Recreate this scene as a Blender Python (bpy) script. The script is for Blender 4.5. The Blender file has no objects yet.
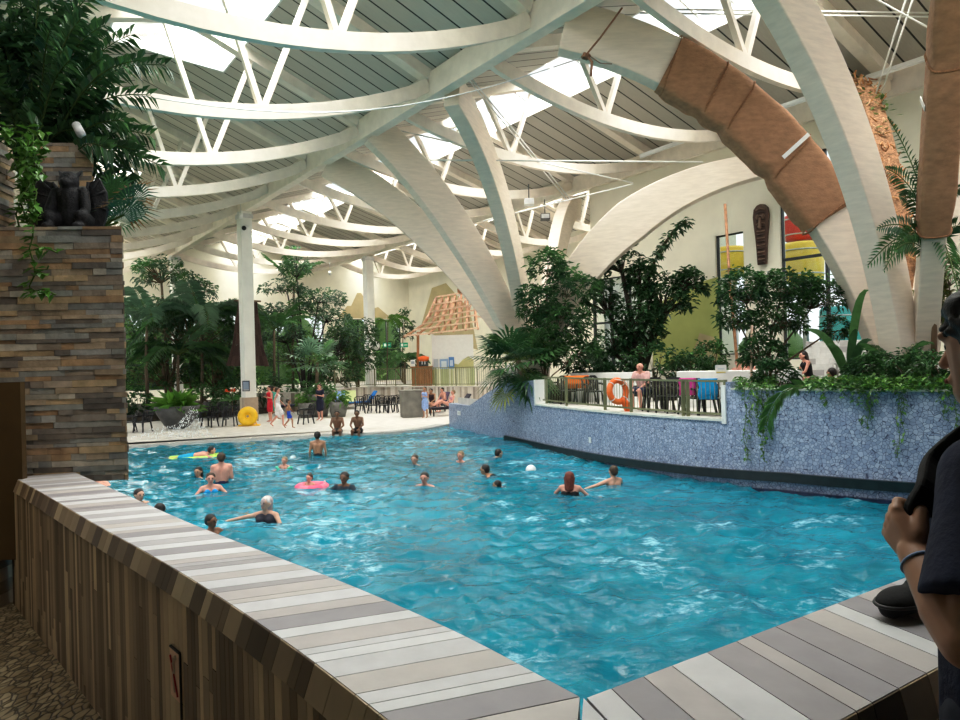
import bpy, bmesh, math, random
from mathutils import Vector, Matrix, Euler, noise as mnoise
random.seed(7)
V = Vector
SC = bpy.context.scene
COL = SC.collection
PI = math.pi

# ------------------------------------------------------------------ camera
FPX = 712.0
ROLL = math.radians(1.5)
EYE = 1.65
CR = V((math.cos(ROLL), 0, -math.sin(ROLL)))
CU = V((math.sin(ROLL), 0, math.cos(ROLL)))
CAM = V((0, 0, EYE))
cam_d = bpy.data.cameras.new('camera')
cam = bpy.data.objects.new('camera', cam_d)
COL.objects.link(cam)
cam_d.sensor_width = 36.0
cam_d.lens = FPX / 960 * 36
cam_d.clip_start = 0.05
cam_d.clip_end = 600
m = Matrix((CR, CU, V((0, -1, 0)))).transposed().to_4x4()
m.translation = CAM
cam.matrix_world = m
SC.camera = cam

def ray(px, py):
    return (px - 480) / FPX * CR + (360 - py) / FPX * CU + V((0, 1, 0))
def atZ(px, py, z):
    d = ray(px, py)
    return CAM + d * ((z - EYE) / d.z)
def atY(px, py, y):
    return CAM + ray(px, py) * y

# building grid: u runs towards the camera along the main beam, v to its right
GA = math.radians(-55)
GX, GY = -11.0, 34.2
UX, UY = math.cos(GA), math.sin(GA)
def G(u, v, z=0.0):
    return V((GX + u * UX - v * UY, GY + u * UY + v * UX, z))
def toG(p):
    dx, dy = p[0] - GX, p[1] - GY
    return dx * UX + dy * UY, -dx * UY + dy * UX
GRID = Matrix.Translation(V((GX, GY, 0))) @ Matrix.Rotation(GA, 4, 'Z')

# ------------------------------------------------------------------ materials
def _nt(name):
    m = bpy.data.materials.new(name)
    m.use_nodes = True
    nt = m.node_tree
    b = nt.nodes['Principled BSDF']
    return m, nt, b
def _n(nt, t, **kw):
    n = nt.nodes.new(t)
    for k, v in kw.items():
        setattr(n, k, v)
    return n
def _mix(nt, fac, a, b, mode='MIX'):
    n = nt.nodes.new('ShaderNodeMix')
    n.data_type = 'RGBA'
    n.blend_type = mode
    for k, v in ((0, fac), (6, a), (7, b)):
        if hasattr(v, 'links'):
            nt.links.new(v, n.inputs[k])
        elif k == 0:
            n.inputs[0].default_value = v
        else:
            n.inputs[k].default_value = (*v, 1)
    return n.outputs[2]
def _ramp(nt, src, stops):
    r = nt.nodes.new('ShaderNodeValToRGB')
    el = r.color_ramp.elements
    while len(el) < len(stops):
        el.new(0.5)
    for e, (p, c) in zip(el, stops):
        e.position = p
        e.color = (*c, 1) if len(c) == 3 else c
    nt.links.new(src, r.inputs[0])
    return r.outputs[0]
def _noise(nt, scale, detail=3, vec=None, rough=.55, stretch=None):
    tc = nt.nodes.new('ShaderNodeTexCoord')
    src = tc.outputs['Object']
    if stretch:
        mp = nt.nodes.new('ShaderNodeMapping')
        mp.inputs['Scale'].default_value = stretch
        nt.links.new(src, mp.inputs[0])
        src = mp.outputs[0]
    n = nt.nodes.new('ShaderNodeTexNoise')
    n.inputs['Scale'].default_value = scale
    n.inputs['Detail'].default_value = detail
    n.inputs['Roughness'].default_value = rough
    nt.links.new(src, n.inputs['Vector'])
    return n.outputs[0]
def _bump(nt, b, h, strength=.3, dist=.02):
    n = nt.nodes.new('ShaderNodeBump')
    n.inputs['Strength'].default_value = strength
    n.inputs['Distance'].default_value = dist
    nt.links.new(h, n.inputs['Height'])
    nt.links.new(n.outputs[0], b.inputs['Normal'])
def mat(name, col, rough=.6, metal=0, var=.12, scale=6, bump=0, stretch=None, spec=.5, bdist=.02):
    """plain procedural material: base colour mottled by noise"""
    m, nt, b = _nt(name)
    f = _noise(nt, scale, 4, stretch=stretch)
    lo = tuple(max(0, c * (1 - var * 1.6)) for c in col)
    hi = tuple(min(1, c * (1 + var * 1.6)) for c in col)
    nt.links.new(_ramp(nt, f, [(.3, lo), (.7, hi)]), b.inputs['Base Color'])
    b.inputs['Roughness'].default_value = rough
    b.inputs['Metallic'].default_value = metal
    b.inputs['Specular IOR Level'].default_value = spec
    if bump:
        _bump(nt, b, _noise(nt, scale * 4, 4, stretch=stretch), bump, bdist)
    return m
def amat(name, rough=.6, var=.15, scale=8, bump=0, trans=0, stretch=None, spec=.4, bdist=.01):
    """colour comes from the mesh's colour attribute, mottled by noise"""
    m, nt, b = _nt(name)
    at = _n(nt, 'ShaderNodeAttribute', attribute_name='Col')
    f = _noise(nt, scale, 4, stretch=stretch)
    g = _ramp(nt, f, [(.25, (1 - var,) * 3), (.75, (1 + var * .6,) * 3)])
    c = _mix(nt, 1.0, at.outputs[0], g, 'MULTIPLY')
    nt.links.new(c, b.inputs['Base Color'])
    b.inputs['Roughness'].default_value = rough
    b.inputs['Specular IOR Level'].default_value = spec
    if bump:
        _bump(nt, b, _noise(nt, scale * 3, 5, stretch=stretch), bump, bdist)
    if trans:
        tr = _n(nt, 'ShaderNodeBsdfTranslucent')
        nt.links.new(c, tr.inputs[0])
        mx = _n(nt, 'ShaderNodeMixShader')
        mx.inputs[0].default_value = trans
        out = nt.nodes['Material Output']
        nt.links.new(b.outputs[0], mx.inputs[1])
        nt.links.new(tr.outputs[0], mx.inputs[2])
        nt.links.new(mx.outputs[0], out.inputs[0])
    return m

# ------------------------------------------------------------------ mesh builder
class MB:
    def __init__(s):
        s.v = []; s.f = []; s.c = []; s.sm = []
        s.col = (1, 1, 1); s.smooth = False
    def face(s, ids):
        s.f.append(tuple(ids)); s.c.append(s.col); s.sm.append(s.smooth)
    def poly(s, pts):
        n = len(s.v); s.v.extend(V(p) for p in pts); s.face(range(n, n + len(pts)))
    def hexa(s, p):
        """8 points: bottom 0-3 counterclockwise, top 4-7"""
        n = len(s.v); s.v.extend(V(q) for q in p)
        for q in ((3, 2, 1, 0), (4, 5, 6, 7), (0, 1, 5, 4), (1, 2, 6, 5), (2, 3, 7, 6), (3, 0, 4, 7)):
            s.face([n + i for i in q])
    def box(s, lo, hi):
        (a, b, c), (d, e, f) = lo, hi
        s.hexa([(a, b, c), (d, b, c), (d, e, c), (a, e, c), (a, b, f), (d, b, f), (d, e, f), (a, e, f)])
    def obox(s, c, ax, ay, az):
        """oriented box by centre and three half-axis vectors"""
        c, ax, ay, az = V(c), V(ax), V(ay), V(az)
        s.hexa([c - ax - ay - az, c + ax - ay - az, c + ax + ay - az, c - ax + ay - az,
                c - ax - ay + az, c + ax - ay + az, c + ax + ay + az, c - ax + ay + az])
    def bar(s, a, b, w, h, up=(0, 0, 1)):
        a, b = V(a), V(b); d = (b - a)
        L = d.length; d.normalize()
        side = d.cross(V(up))
        if side.length < 1e-4: side = d.cross(V((1, 0, 0)))
        side.normalize(); u = side.cross(d).normalized()
        s.obox((a + b) / 2, d * L / 2, side * w / 2, u * h / 2)
    def sweep(s, pts, w, h, up=(0, 0, 1), ws=None, hs=None):
        """rectangular section along a path"""
        pts = [V(p) for p in pts]; n0 = len(s.v); N = len(pts)
        for i, p in enumerate(pts):
            d = (pts[min(i + 1, N - 1)] - pts[max(i - 1, 0)]).normalized()
            side = d.cross(V(up)).normalized(); u = side.cross(d).normalized()
            ww = (ws[i] if ws else w) / 2; hh = (hs[i] if hs else h) / 2
            s.v.extend([p - side * ww - u * hh, p + side * ww - u * hh, p + side * ww + u * hh, p - side * ww + u * hh])
        for i in range(N - 1):
            a = n0 + i * 4; b = a + 4
            for k in range(4):
                s.face([a + k, a + (k + 1) % 4, b + (k + 1) % 4, b + k])
        s.face([n0 + 3, n0 + 2, n0 + 1, n0]); e = n0 + (N - 1) * 4
        s.face([e, e + 1, e + 2, e + 3])
    def tube(s, pts, r, seg=6, caps=True):
        pts = [V(p) for p in pts]; N = len(pts); n0 = len(s.v)
        rs = r if isinstance(r, (list, tuple)) else [r] * N
        ref = V((0.3, 0.2, 1)).normalized()
        sm = s.smooth; s.smooth = True
        for i, p in enumerate(pts):
            d = (pts[min(i + 1, N - 1)] - pts[max(i - 1, 0)])
            d = d.normalized() if d.length > 1e-9 else V((0, 0, 1))
            a = d.cross(ref)
            if a.length < 1e-3: a = d.cross(V((1, 0, 0)))
            a.normalize(); b = d.cross(a)
            for k in range(seg):
                t = 2 * PI * k / seg
                s.v.append(p + (a * math.cos(t) + b * math.sin(t)) * rs[i])
        for i in range(N - 1):
            for k in range(seg):
                a = n0 + i * seg + k; b = n0 + i * seg + (k + 1) % seg
                s.face([a, b, b + seg, a + seg])
        if caps:
            s.face([n0 + k for k in range(seg)][::-1]); s.face([n0 + (N - 1) * seg + k for k in range(seg)])
        s.smooth = sm
    def lathe(s, c, prof, seg=16, axis=None):
        """profile of (r, z) around z through c"""
        n0 = len(s.v); c = V(c); sm = s.smooth; s.smooth = True
        for r, z in prof:
            for k in range(seg):
                t = 2 * PI * k / seg
                s.v.append(c + V((r * math.cos(t), r * math.sin(t), z)))
        for i in range(len(prof) - 1):
            for k in range(seg):
                a = n0 + i * seg + k; b = n0 + i * seg + (k + 1) % seg
                s.face([a, b, b + seg, a + seg])
        s.face([n0 + k for k in range(seg)][::-1]); e = n0 + (len(prof) - 1) * seg
        s.face([e + k for k in range(seg)]); s.smooth = sm
    def ell(s, c, r, seg=12, rings=8, rot=None):
        n0 = len(s.v); c = V(c); sm = s.smooth; s.smooth = True
        r = V(r) if not isinstance(r, (int, float)) else V((r, r, r))
        for i in range(rings + 1):
            ph = PI * (i + .0001) / (rings + .0002)
            for k in range(seg):
                t = 2 * PI * k / seg
                q = V((r.x * math.sin(ph) * math.cos(t), r.y * math.sin(ph) * math.sin(t), r.z * math.cos(ph)))
                if rot: q = rot @ q
                s.v.append(c + q)
        for i in range(rings):
            for k in range(seg):
                a = n0 + i * seg + k; b = n0 + i * seg + (k + 1) % seg
                s.face([b, a, a + seg, b + seg])
        s.smooth = sm
    def cap(s, p0, r0, p1, r1, seg=10):
        """tapered capsule"""
        p0, p1 = V(p0), V(p1); d = p1 - p0; L = d.length
        if L < 1e-6: return s.ell(p0, max(r0, r1), seg, 6)
        d /= L; pts = []; rs = []
        for k in range(4):
            t = -PI / 2 + PI / 2 * k / 4 + .02
            pts.append(p0 + d * r0 * math.sin(t)); rs.append(r0 * math.cos(t))
        pts += [p0, p1]; rs += [r0, r1]
        for k in range(1, 5):
            t = PI / 2 * k / 4 - .02
            pts.append(p1 + d * r1 * math.sin(t)); rs.append(r1 * math.cos(t))
        s.tube(pts, rs, seg)
    def torus(s, c, R, r, ax=(0, 0, 1), seg=28, sub=8, col2=None):
        c = V(c); q = V(ax).to_track_quat('Z', 'Y'); n0 = len(s.v); sm = s.smooth; s.smooth = True
        for i in range(seg):
            t = 2 * PI * i / seg
            for k in range(sub):
                f = 2 * PI * k / sub
                s.v.append(c + q @ V(((R + r * math.cos(f)) * math.cos(t), (R + r * math.cos(f)) * math.sin(t), r * math.sin(f))))
        base = s.col
        for i in range(seg):
            if col2: s.col = col2 if (i * 8 // seg) % 2 else base
            for k in range(sub):
                a = n0 + i * sub + k; b = n0 + i * sub + (k + 1) % sub
                c2 = n0 + (i + 1) % seg * sub + (k + 1) % sub; d = n0 + (i + 1) % seg * sub + k
                s.face([a, d, c2, b])
        s.col = base; s.smooth = sm
    def mesh(s, name):
        me = bpy.data.meshes.new(name)
        me.from_pydata([tuple(v) for v in s.v], [], s.f)
        me.polygons.foreach_set('use_smooth', s.sm)
        ca = me.color_attributes.new('Col', 'FLOAT_COLOR', 'CORNER')
        buf = []
        for f, c in zip(s.f, s.c):
            buf.extend((c[0], c[1], c[2], 1.0) * len(f))
        ca.data.foreach_set('color', buf)
        me.update()
        return me
    def build(s, name, material, parent=None, matrix=None, fix=False, bevel=0):
        me = s.mesh(name)
        if fix:
            bm = bmesh.new(); bm.from_mesh(me)
            bmesh.ops.recalc_face_normals(bm, faces=bm.faces[:]); bm.to_mesh(me); bm.free()
        me.materials.append(material)
        o = bpy.data.objects.new(name, me); COL.objects.link(o)
        if parent: o.parent = parent
        if matrix is not None: o.matrix_world = matrix
        if bevel:
            b = o.modifiers.new('bevel', 'BEVEL'); b.width = bevel; b.segments = 2; b.limit_method = 'ANGLE'
        return o

def tag(o, label=None, cat=None, group=None, kind=None):
    if label: o['label'] = label
    if cat: o['category'] = cat
    if group: o['group'] = group
    if kind: o['kind'] = kind
    return o
def struct(o):
    o['kind'] = 'structure'; return o
def thing(name, label, cat, loc=(0, 0, 0), rz=0.0, group=None):
    o = bpy.data.objects.new(name, None); COL.objects.link(o)
    o.empty_display_size = .2
    o.location = loc; o.rotation_euler = (0, 0, rz)
    return tag(o, label, cat, group)
def copy_thing(root, loc, rz=0.0, label=None, group=None, scale=None):
    r = root.copy(); COL.objects.link(r); r.location = loc; r.rotation_euler = (0, 0, rz)
    if label: r['label'] = label
    if group: r['group'] = group
    if scale: r.scale = scale
    for ch in list(root.children):
        c = ch.copy(); COL.objects.link(c); c.parent = r
        for g in list(ch.children):
            d = g.copy(); COL.objects.link(d); d.parent = c
    return r
def remesh(mb, name, material, voxel, parent=None, smooth=3, matrix=None):
    """fuse overlapping shapes into one continuous skin"""
    me = mb.mesh(name + '_raw')
    t = bpy.data.objects.new('raw', me); COL.objects.link(t)
    r = t.modifiers.new('r', 'REMESH'); r.mode = 'VOXEL'; r.voxel_size = voxel; r.use_smooth_shade = True
    if smooth:
        k = t.modifiers.new('s', 'SMOOTH'); k.iterations = smooth; k.factor = .5
    dg = bpy.context.evaluated_depsgraph_get()
    e = t.evaluated_get(dg)
    out = bpy.data.meshes.new_from_object(e)
    out.name = name
    bpy.data.objects.remove(t); bpy.data.meshes.remove(me)
    out.materials.clear(); out.materials.append(material)
    o = bpy.data.objects.new(name, out); COL.objects.link(o)
    if parent: o.parent = parent
    if matrix is not None: o.matrix_world = matrix
    return o
def rnd(a, b): return random.uniform(a, b)
def vary(c, k=.2):
    f = 1 + rnd(-k, k)
    return tuple(min(1, x * f) for x in c)
def lerp(a, b, t): return a + (b - a) * t
EXPO = 0.1; SKY_STRENGTH = 1.6; SKYLIGHT_W = 50.0
# ------------------------------------------------------------------ world and colour
SC.view_settings.view_transform = 'Standard'
SC.view_settings.look = 'None'
SC.view_settings.exposure = EXPO
w = bpy.data.worlds.new('sky'); SC.world = w
w.use_nodes = True
nt = w.node_tree
bg = nt.nodes['Background']
sky = nt.nodes.new('ShaderNodeTexSky')
sky.sky_type = 'HOSEK_WILKIE'
sky.turbidity = 6; sky.ground_albedo = .5
sky.sun_direction = V((-.4, .3, .85)).normalized()
mxw = nt.nodes.new('ShaderNodeMix'); mxw.data_type = 'RGBA'
mxw.inputs[0].default_value = .65
nt.links.new(sky.outputs[0], mxw.inputs[6]); mxw.inputs[7].default_value = (1, .98, .95, 1)
nt.links.new(mxw.outputs[2], bg.inputs[0])
bg.inputs[1].default_value = SKY_STRENGTH

SC.view_settings.use_curve_mapping = True
cm = SC.view_settings.curve_mapping
for x_, y_ in ((.06, .048), (.28, .285), (.70, .78)):
    cm.curves[3].points.new(x_, y_)
cm.update()
M = {}
M['timber'] = mat('pale_timber', (.76, .66, .56), .55, var=.05, scale=2.5, stretch=(1, 1, 6), bump=.05)
M['beam'] = mat('whitewashed_timber', (.82, .745, .655), .5, var=.05, scale=3)
M['column'] = mat('white_column', (.82, .82, .78), .5, var=.03, scale=2)
M['concrete'] = mat('concrete', (.5, .49, .46), .85, var=.1, scale=5, bump=.2)
M['cream'] = mat('cream_plaster', (.80, .77, .65), .85, var=.03, scale=1.2, bump=.05)
M['tan'] = mat('tan_paint', (.50, .42, .24), .85, var=.06, scale=1)
M['olive'] = mat('green_paint', (.42, .46, .16), .85, var=.06, scale=1)
M['white'] = mat('white_paint', (.80, .80, .78), .5, var=.03, scale=3)
M['deck'] = mat('pale_deck_tiles', (.62, .59, .54), .6, var=.08, scale=3)
M['soil'] = mat('dark_soil', (.035, .028, .018), .95, var=.4, scale=9, bump=.5)
M['dark_metal'] = mat('dark_metal', (.05, .055, .055), .45, metal=.3, var=.1)
M['olive_metal'] = mat('olive_metal', (.20, .21, .12), .5, metal=.2, var=.08)
M['steel'] = mat('steel', (.62, .63, .64), .35, metal=.8, var=.05)
M['black'] = mat('black_plastic', (.012, .012, .014), .4, var=.2, scale=10)
M['white_pl'] = mat('white_enamel', (.83, .83, .82), .3, var=.02)
M['orange'] = mat('orange_plastic', (.85, .16, .03), .45, var=.06)
M['red'] = mat('red_plastic', (.7, .05, .04), .45, var=.06)
M['yellow'] = mat('yellow_plastic', (.90, .55, .02), .4, var=.06)
M['teal'] = mat('teal_plastic', (.02, .45, .45), .45, var=.06)
M['burlap'] = mat('brown_burlap', (.34, .185, .105), .9, var=.12, scale=5, bump=.35, bdist=.03, stretch=(1, 1, 2.2))
M['trunk_brown'] = mat('netted_trunk', (.40, .22, .12), .9, var=.35, scale=16, bump=.8, bdist=.05)
M['rope'] = mat('brown_rope', (.28, .14, .07), .9, var=.2, scale=30, bump=.3)
M['gargoyle'] = mat('black_stone', (.016, .016, .018), .7, var=.4, scale=14, bump=.5)
M['bronze'] = mat('bronze_panel', (.105, .062, .022), .55, var=.12, scale=3)
M['leaf'] = amat('leaf', .34, var=.2, scale=12, trans=.25, spec=.55)
M['bark'] = amat('bark', .9, var=.3, scale=14, bump=.5, stretch=(1, 1, .3))
M['attr'] = amat('painted', .55, var=.06, scale=5)
M['tile'] = amat('glazed_tile', .5, var=.10, scale=9, bump=.04, spec=.4)
M['slate'] = amat('slate', .75, var=.35, scale=11, bump=.5, bdist=.012)
M['cloth'] = amat('cloth', .9, var=.12, scale=20, bump=.15)
M['skin'] = amat('skin', .5, var=.06, scale=12)
M['hair'] = amat('hair', .6, var=.3, scale=40, bump=.3)

# board ceilings: joints run down the slope (along local y), drawn by position along the roof
def boards(name, col, gap=.62):
    m, nt, b = _nt(name)
    tc = _n(nt, 'ShaderNodeTexCoord'); sp = _n(nt, 'ShaderNodeSeparateXYZ')
    nt.links.new(tc.outputs['Object'], sp.inputs[0])
    d = _n(nt, 'ShaderNodeMath', operation='DIVIDE'); d.inputs[1].default_value = gap
    nt.links.new(sp.outputs[0], d.inputs[0])
    fr = _n(nt, 'ShaderNodeMath', operation='FRACT'); nt.links.new(d.outputs[0], fr.inputs[0])
    fl = _n(nt, 'ShaderNodeMath', operation='FLOOR'); nt.links.new(d.outputs[0], fl.inputs[0])
    wn = _n(nt, 'ShaderNodeTexWhiteNoise', noise_dimensions='1D'); nt.links.new(fl.outputs[0], wn.inputs['W'])
    tint = _ramp(nt, wn.outputs[0], [(0, tuple(c * .9 for c in col)), (1, tuple(c * 1.1 for c in col))])
    f = _noise(nt, 5, 4, stretch=(6, .5, 1))
    tint = _mix(nt, .5, tint, _ramp(nt, f, [(.2, (.75,) * 3), (.8, (1, 1, 1))]), 'MULTIPLY')
    line = _ramp(nt, fr.outputs[0], [(0, (.03, .03, .03)), (.075, (.03, .03, .03)), (.09, (1, 1, 1)), (1, (1, 1, 1))])
    nt.links.new(_mix(nt, 1, tint, line, 'MULTIPLY'), b.inputs['Base Color'])
    b.inputs['Roughness'].default_value = .7
    return m
M['boards_left'] = boards('grey_ceiling_boards', (.62, .555, .485), .65)
M['boards_right'] = boards('warm_grey_ceiling_boards', (.50, .465, .41), .65)

def glass_mat():
    m, nt, b = _nt('clear_glass')
    tr = _n(nt, 'ShaderNodeBsdfTransparent'); tr.inputs[0].default_value = (.93, .97, .98, 1)
    gl = _n(nt, 'ShaderNodeBsdfGlossy'); gl.inputs['Roughness'].default_value = .03
    fr = _n(nt, 'ShaderNodeFresnel'); fr.inputs[0].default_value = 1.35
    mx = _n(nt, 'ShaderNodeMixShader')
    nt.links.new(fr.outputs[0], mx.inputs[0]); nt.links.new(tr.outputs[0], mx.inputs[1]); nt.links.new(gl.outputs[0], mx.inputs[2])
    nt.links.new(mx.outputs[0], nt.nodes['Material Output'].inputs[0])
    return m
M['glass'] = glass_mat()

def mosaic_mat():
    m, nt, b = _nt('blue_crazy_mosaic')
    tc = _n(nt, 'ShaderNodeTexCoord')
    vs = []
    for feat in ('DISTANCE_TO_EDGE', 'F1'):
        vo = _n(nt, 'ShaderNodeTexVoronoi', feature=feat)
        vo.inputs['Scale'].default_value = 15.5
        vo.inputs['Randomness'].default_value = .95
        nt.links.new(tc.outputs['Object'], vo.inputs['Vector']); vs.append(vo)
    hsv = _n(nt, 'ShaderNodeSeparateColor'); nt.links.new(vs[1].outputs['Color'], hsv.inputs[0])
    piece = _ramp(nt, hsv.outputs[0], [(0, (.27, .34, .49)), (.5, (.37, .44, .59)), (1, (.50, .57, .70))])
    big = _noise(nt, .5, 3)
    piece = _mix(nt, .6, piece, _ramp(nt, big, [(.3, (.72, .74, .80)), (.7, (1, 1, 1))]), 'MULTIPLY')
    mask = _ramp(nt, vs[0].outputs['Distance'], [(0, (0, 0, 0)), (.02, (0, 0, 0)), (.065, (1, 1, 1))])
    nt.links.new(_mix(nt, mask, (.06, .075, .14), piece), b.inputs['Base Color'])
    b.inputs['Roughness'].default_value = .38
    _bump(nt, b, mask, .5, .01)
    return m
M['mosaic'] = mosaic_mat()

def pebble_mat():
    m, nt, b = _nt('pebble_mosaic_floor')
    tc = _n(nt, 'ShaderNodeTexCoord'); mp = _n(nt, 'ShaderNodeMapping')
    mp.inputs['Scale'].default_value = (1, .55, 1); mp.inputs['Rotation'].default_value = (0, 0, .7)
    nt.links.new(tc.outputs['Object'], mp.inputs[0])
    a = _n(nt, 'ShaderNodeTexVoronoi', feature='DISTANCE_TO_EDGE'); a.inputs['Scale'].default_value = 26
    c = _n(nt, 'ShaderNodeTexVoronoi', feature='F1'); c.inputs['Scale'].default_value = 26
    for k in (a, c): nt.links.new(mp.outputs[0], k.inputs['Vector'])
    sp = _n(nt, 'ShaderNodeSeparateColor'); nt.links.new(c.outputs['Color'], sp.inputs[0])
    st = _ramp(nt, sp.outputs[0], [(0, (.24, .19, .11)), (1, (.48, .41, .28))])
    mk = _ramp(nt, a.outputs['Distance'], [(0, (0, 0, 0)), (.10, (.9, .9, .9)), (.3, (1, 1, 1))])
    nt.links.new(_mix(nt, mk, (.05, .04, .022), st), b.inputs['Base Color'])
    b.inputs['Roughness'].default_value = .5
    _bump(nt, b, mk, .8, .015)
    return m
M['pebble'] = pebble_mat()

def water_mat():
    m, nt, b = _nt('pool_water')
    f = _noise(nt, .30, 4)
    f2 = _noise(nt, 1.7, 5, rough=.6, stretch=(1, 1.7, 1))
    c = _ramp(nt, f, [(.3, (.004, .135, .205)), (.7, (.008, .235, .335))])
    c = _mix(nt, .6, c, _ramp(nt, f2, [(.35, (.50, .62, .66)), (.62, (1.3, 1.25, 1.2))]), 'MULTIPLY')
    # pale glints and caustic patches painted into the water colour
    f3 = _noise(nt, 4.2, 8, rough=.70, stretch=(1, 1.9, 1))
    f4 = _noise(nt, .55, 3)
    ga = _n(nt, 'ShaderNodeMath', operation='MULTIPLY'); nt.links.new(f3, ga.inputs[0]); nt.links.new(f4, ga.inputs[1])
    glints = _ramp(nt, ga.outputs[0], [(.30, (0, 0, 0)), (.345, (.4, .4, .4)), (.40, (1, 1, 1))])
    c = _mix(nt, glints, c, (.30, .60, .72))
    nt.links.new(c, b.inputs['Base Color'])
    b.inputs['Roughness'].default_value = .04
    b.inputs['IOR'].default_value = 1.33
    h = _noise(nt, 3.6, 5, rough=.55, stretch=(1, 1.5, 1))
    _bump(nt, b, h, .38, .08)
    return m
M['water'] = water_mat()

def prism(mb, pts, z0, z1):
    n = len(mb.v); k = len(pts)
    mb.v.extend(V((p[0], p[1], z0)) for p in pts); mb.v.extend(V((p[0], p[1], z1)) for p in pts)
    mb.face([n + i for i in range(k)][::-1]); mb.face([n + k + i for i in range(k)])
    for i in range(k):
        j = (i + 1) % k
        mb.face([n + i, n + j, n + k + j, n + k + i])

def rect_wall(mb, lo, hi, holes):
    """wall in (a, z) cells, returns list of solid (a0, z0, a1, z1) with the holes left open"""
    xs = sorted({lo[0], hi[0], *[h[0] for h in holes], *[h[2] for h in holes]})
    zs = sorted({lo[1], hi[1], *[h[1] for h in holes], *[h[3] for h in holes]})
    out = []
    for x0, x1 in zip(xs, xs[1:]):
        for z0, z1 in zip(zs, zs[1:]):
            cx, cz = (x0 + x1) / 2, (z0 + z1) / 2
            if not any(h[0] < cx < h[2] and h[1] < cz < h[3] for h in holes):
                out.append((x0, z0, x1, z1))
    return out
def onV(px, py, v):
    """where the sight line meets the vertical plane v = const: returns (u, z)"""
    d = ray(px, py); t = (v - toG(CAM)[1]) / (-d.x * UY + d.y * UX)
    p = CAM + d * t; return toG(p)[0], p.z
def onU(px, py, u):
    d = ray(px, py); t = (u - toG(CAM)[0]) / (d.x * UX + d.y * UY)
    p = CAM + d * t; return toG(p)[1], p.z

WZ = -1.15                                   # water level
U_END, V_LEFT, V_B, V_C = -21.2, -14.8, 11.5, 20.7
U_STEP = 11.9
ZB = 9.05                                    # underside of the main beams
ZT = 9.75

# ------------------------------------------------------------------ main beams and columns
def grid_thing(name, label, cat, u, v, z, group=None):
    return thing(name, label, cat, G(u, v, z), GA, group)
def long_beam(v, u0, u1, label):
    mb = MB(); mb.box((u0, v - .17, ZB), (u1, v + .17, ZT))
    o = mb.build('main_beam', M['beam'], matrix=GRID, bevel=.02)
    return tag(o, label, 'roof beam')
long_beam(0, U_END + .02, 32.5, 'long whitewashed timber roof beam running diagonally up to the top middle, carried by white columns')
long_beam(V_B, U_END + .02, 32.5, 'far long timber roof beam parallel to the main one, above the cream wall')
long_beam(V_LEFT, U_END + .02, 32.5, 'timber edge beam along the hidden left side of the hall')
def column(u, v, z0, z1, label, clad=False):
    t = grid_thing('column', label, 'column', u, v, z0)
    mb = MB(); mb.box((-.33, -.27, 0), (.33, .27, z1 - z0)); mb.build('shaft', M['column'], t, bevel=.02)
    mb = MB(); mb.box((-.38, -.32, z1 - z0 - .32), (.38, .32, z1 - z0 - .12)); mb.box((-.05, -.3, z1 - z0 - .12), (.05, .3, z1 - z0))
    mb.build('capital', M['steel'], t)
    if clad:
        mb = MB()
        n = 6
        for k in range(n):
            mb.col = random.choice([(.45, .36, .28), (.6, .52, .42), (.35, .28, .22)])
            a = -.37 + .74 * k / n
            mb.box((a, -.33, 0), (a + .74 / n - .006, .33, 1.15))
        mb.build('tile_cladding', M['tile'], t)
    return t
col1 = column(-.15, -.1, -1.0, ZB, 'white column nearest the pool with striped tile cladding at its foot', True)
column(-15.7, 0, -1.0, ZB, 'white column half hidden behind the tall palms beside the stone wall')
u2, v2 = toG(V((-7.3, 49.6, 0)))
column(u2, V_B, 0, ZB, 'white column on the raised terrace with a round clock, beside the thatched kiosk')

# ------------------------------------------------------------------ roof planes
def roof_plane(name, v0, z0, v1, z1, u0, u1, m):
    mb = MB()
    mb.hexa([(u0, v0, z0), (u1, v0, z0), (u1, v1, z1), (u0, v1, z1), (u0, v0, z0 + .15), (u1, v0, z0 + .15), (u1, v1, z1 + .15), (u0, v1, z1 + .15)])
    return struct(mb.build(name, m, matrix=GRID, fix=True))
BAYS = [  # v0, v1, ridge v, ridge rise, u ranges of the skylights, skylight half width, board material
    (V_LEFT, 0, -5.6, 2.3, U_END, 32.5, [(10.5, 32.5), (U_END, -4)], 1.75, 'boards_left'),  # far skylight range is unseen, added to brighten the left jungle
    (0, V_B, V_B / 2, 1.75, U_END, 32.5, [(U_END, 32.5)], 1.35, 'boards_right'),
    (V_B, V_C, (V_B + V_C) / 2, 1.4, U_END, U_STEP, [(U_END, U_STEP)], 1.1, 'boards_right')]
def roof_z(bay, v):
    v0, v1, mid, rise = bay[:4]
    return ZT + rise * ((v - v0) / (mid - v0) if v < mid else (v1 - v) / (v1 - mid))
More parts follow.
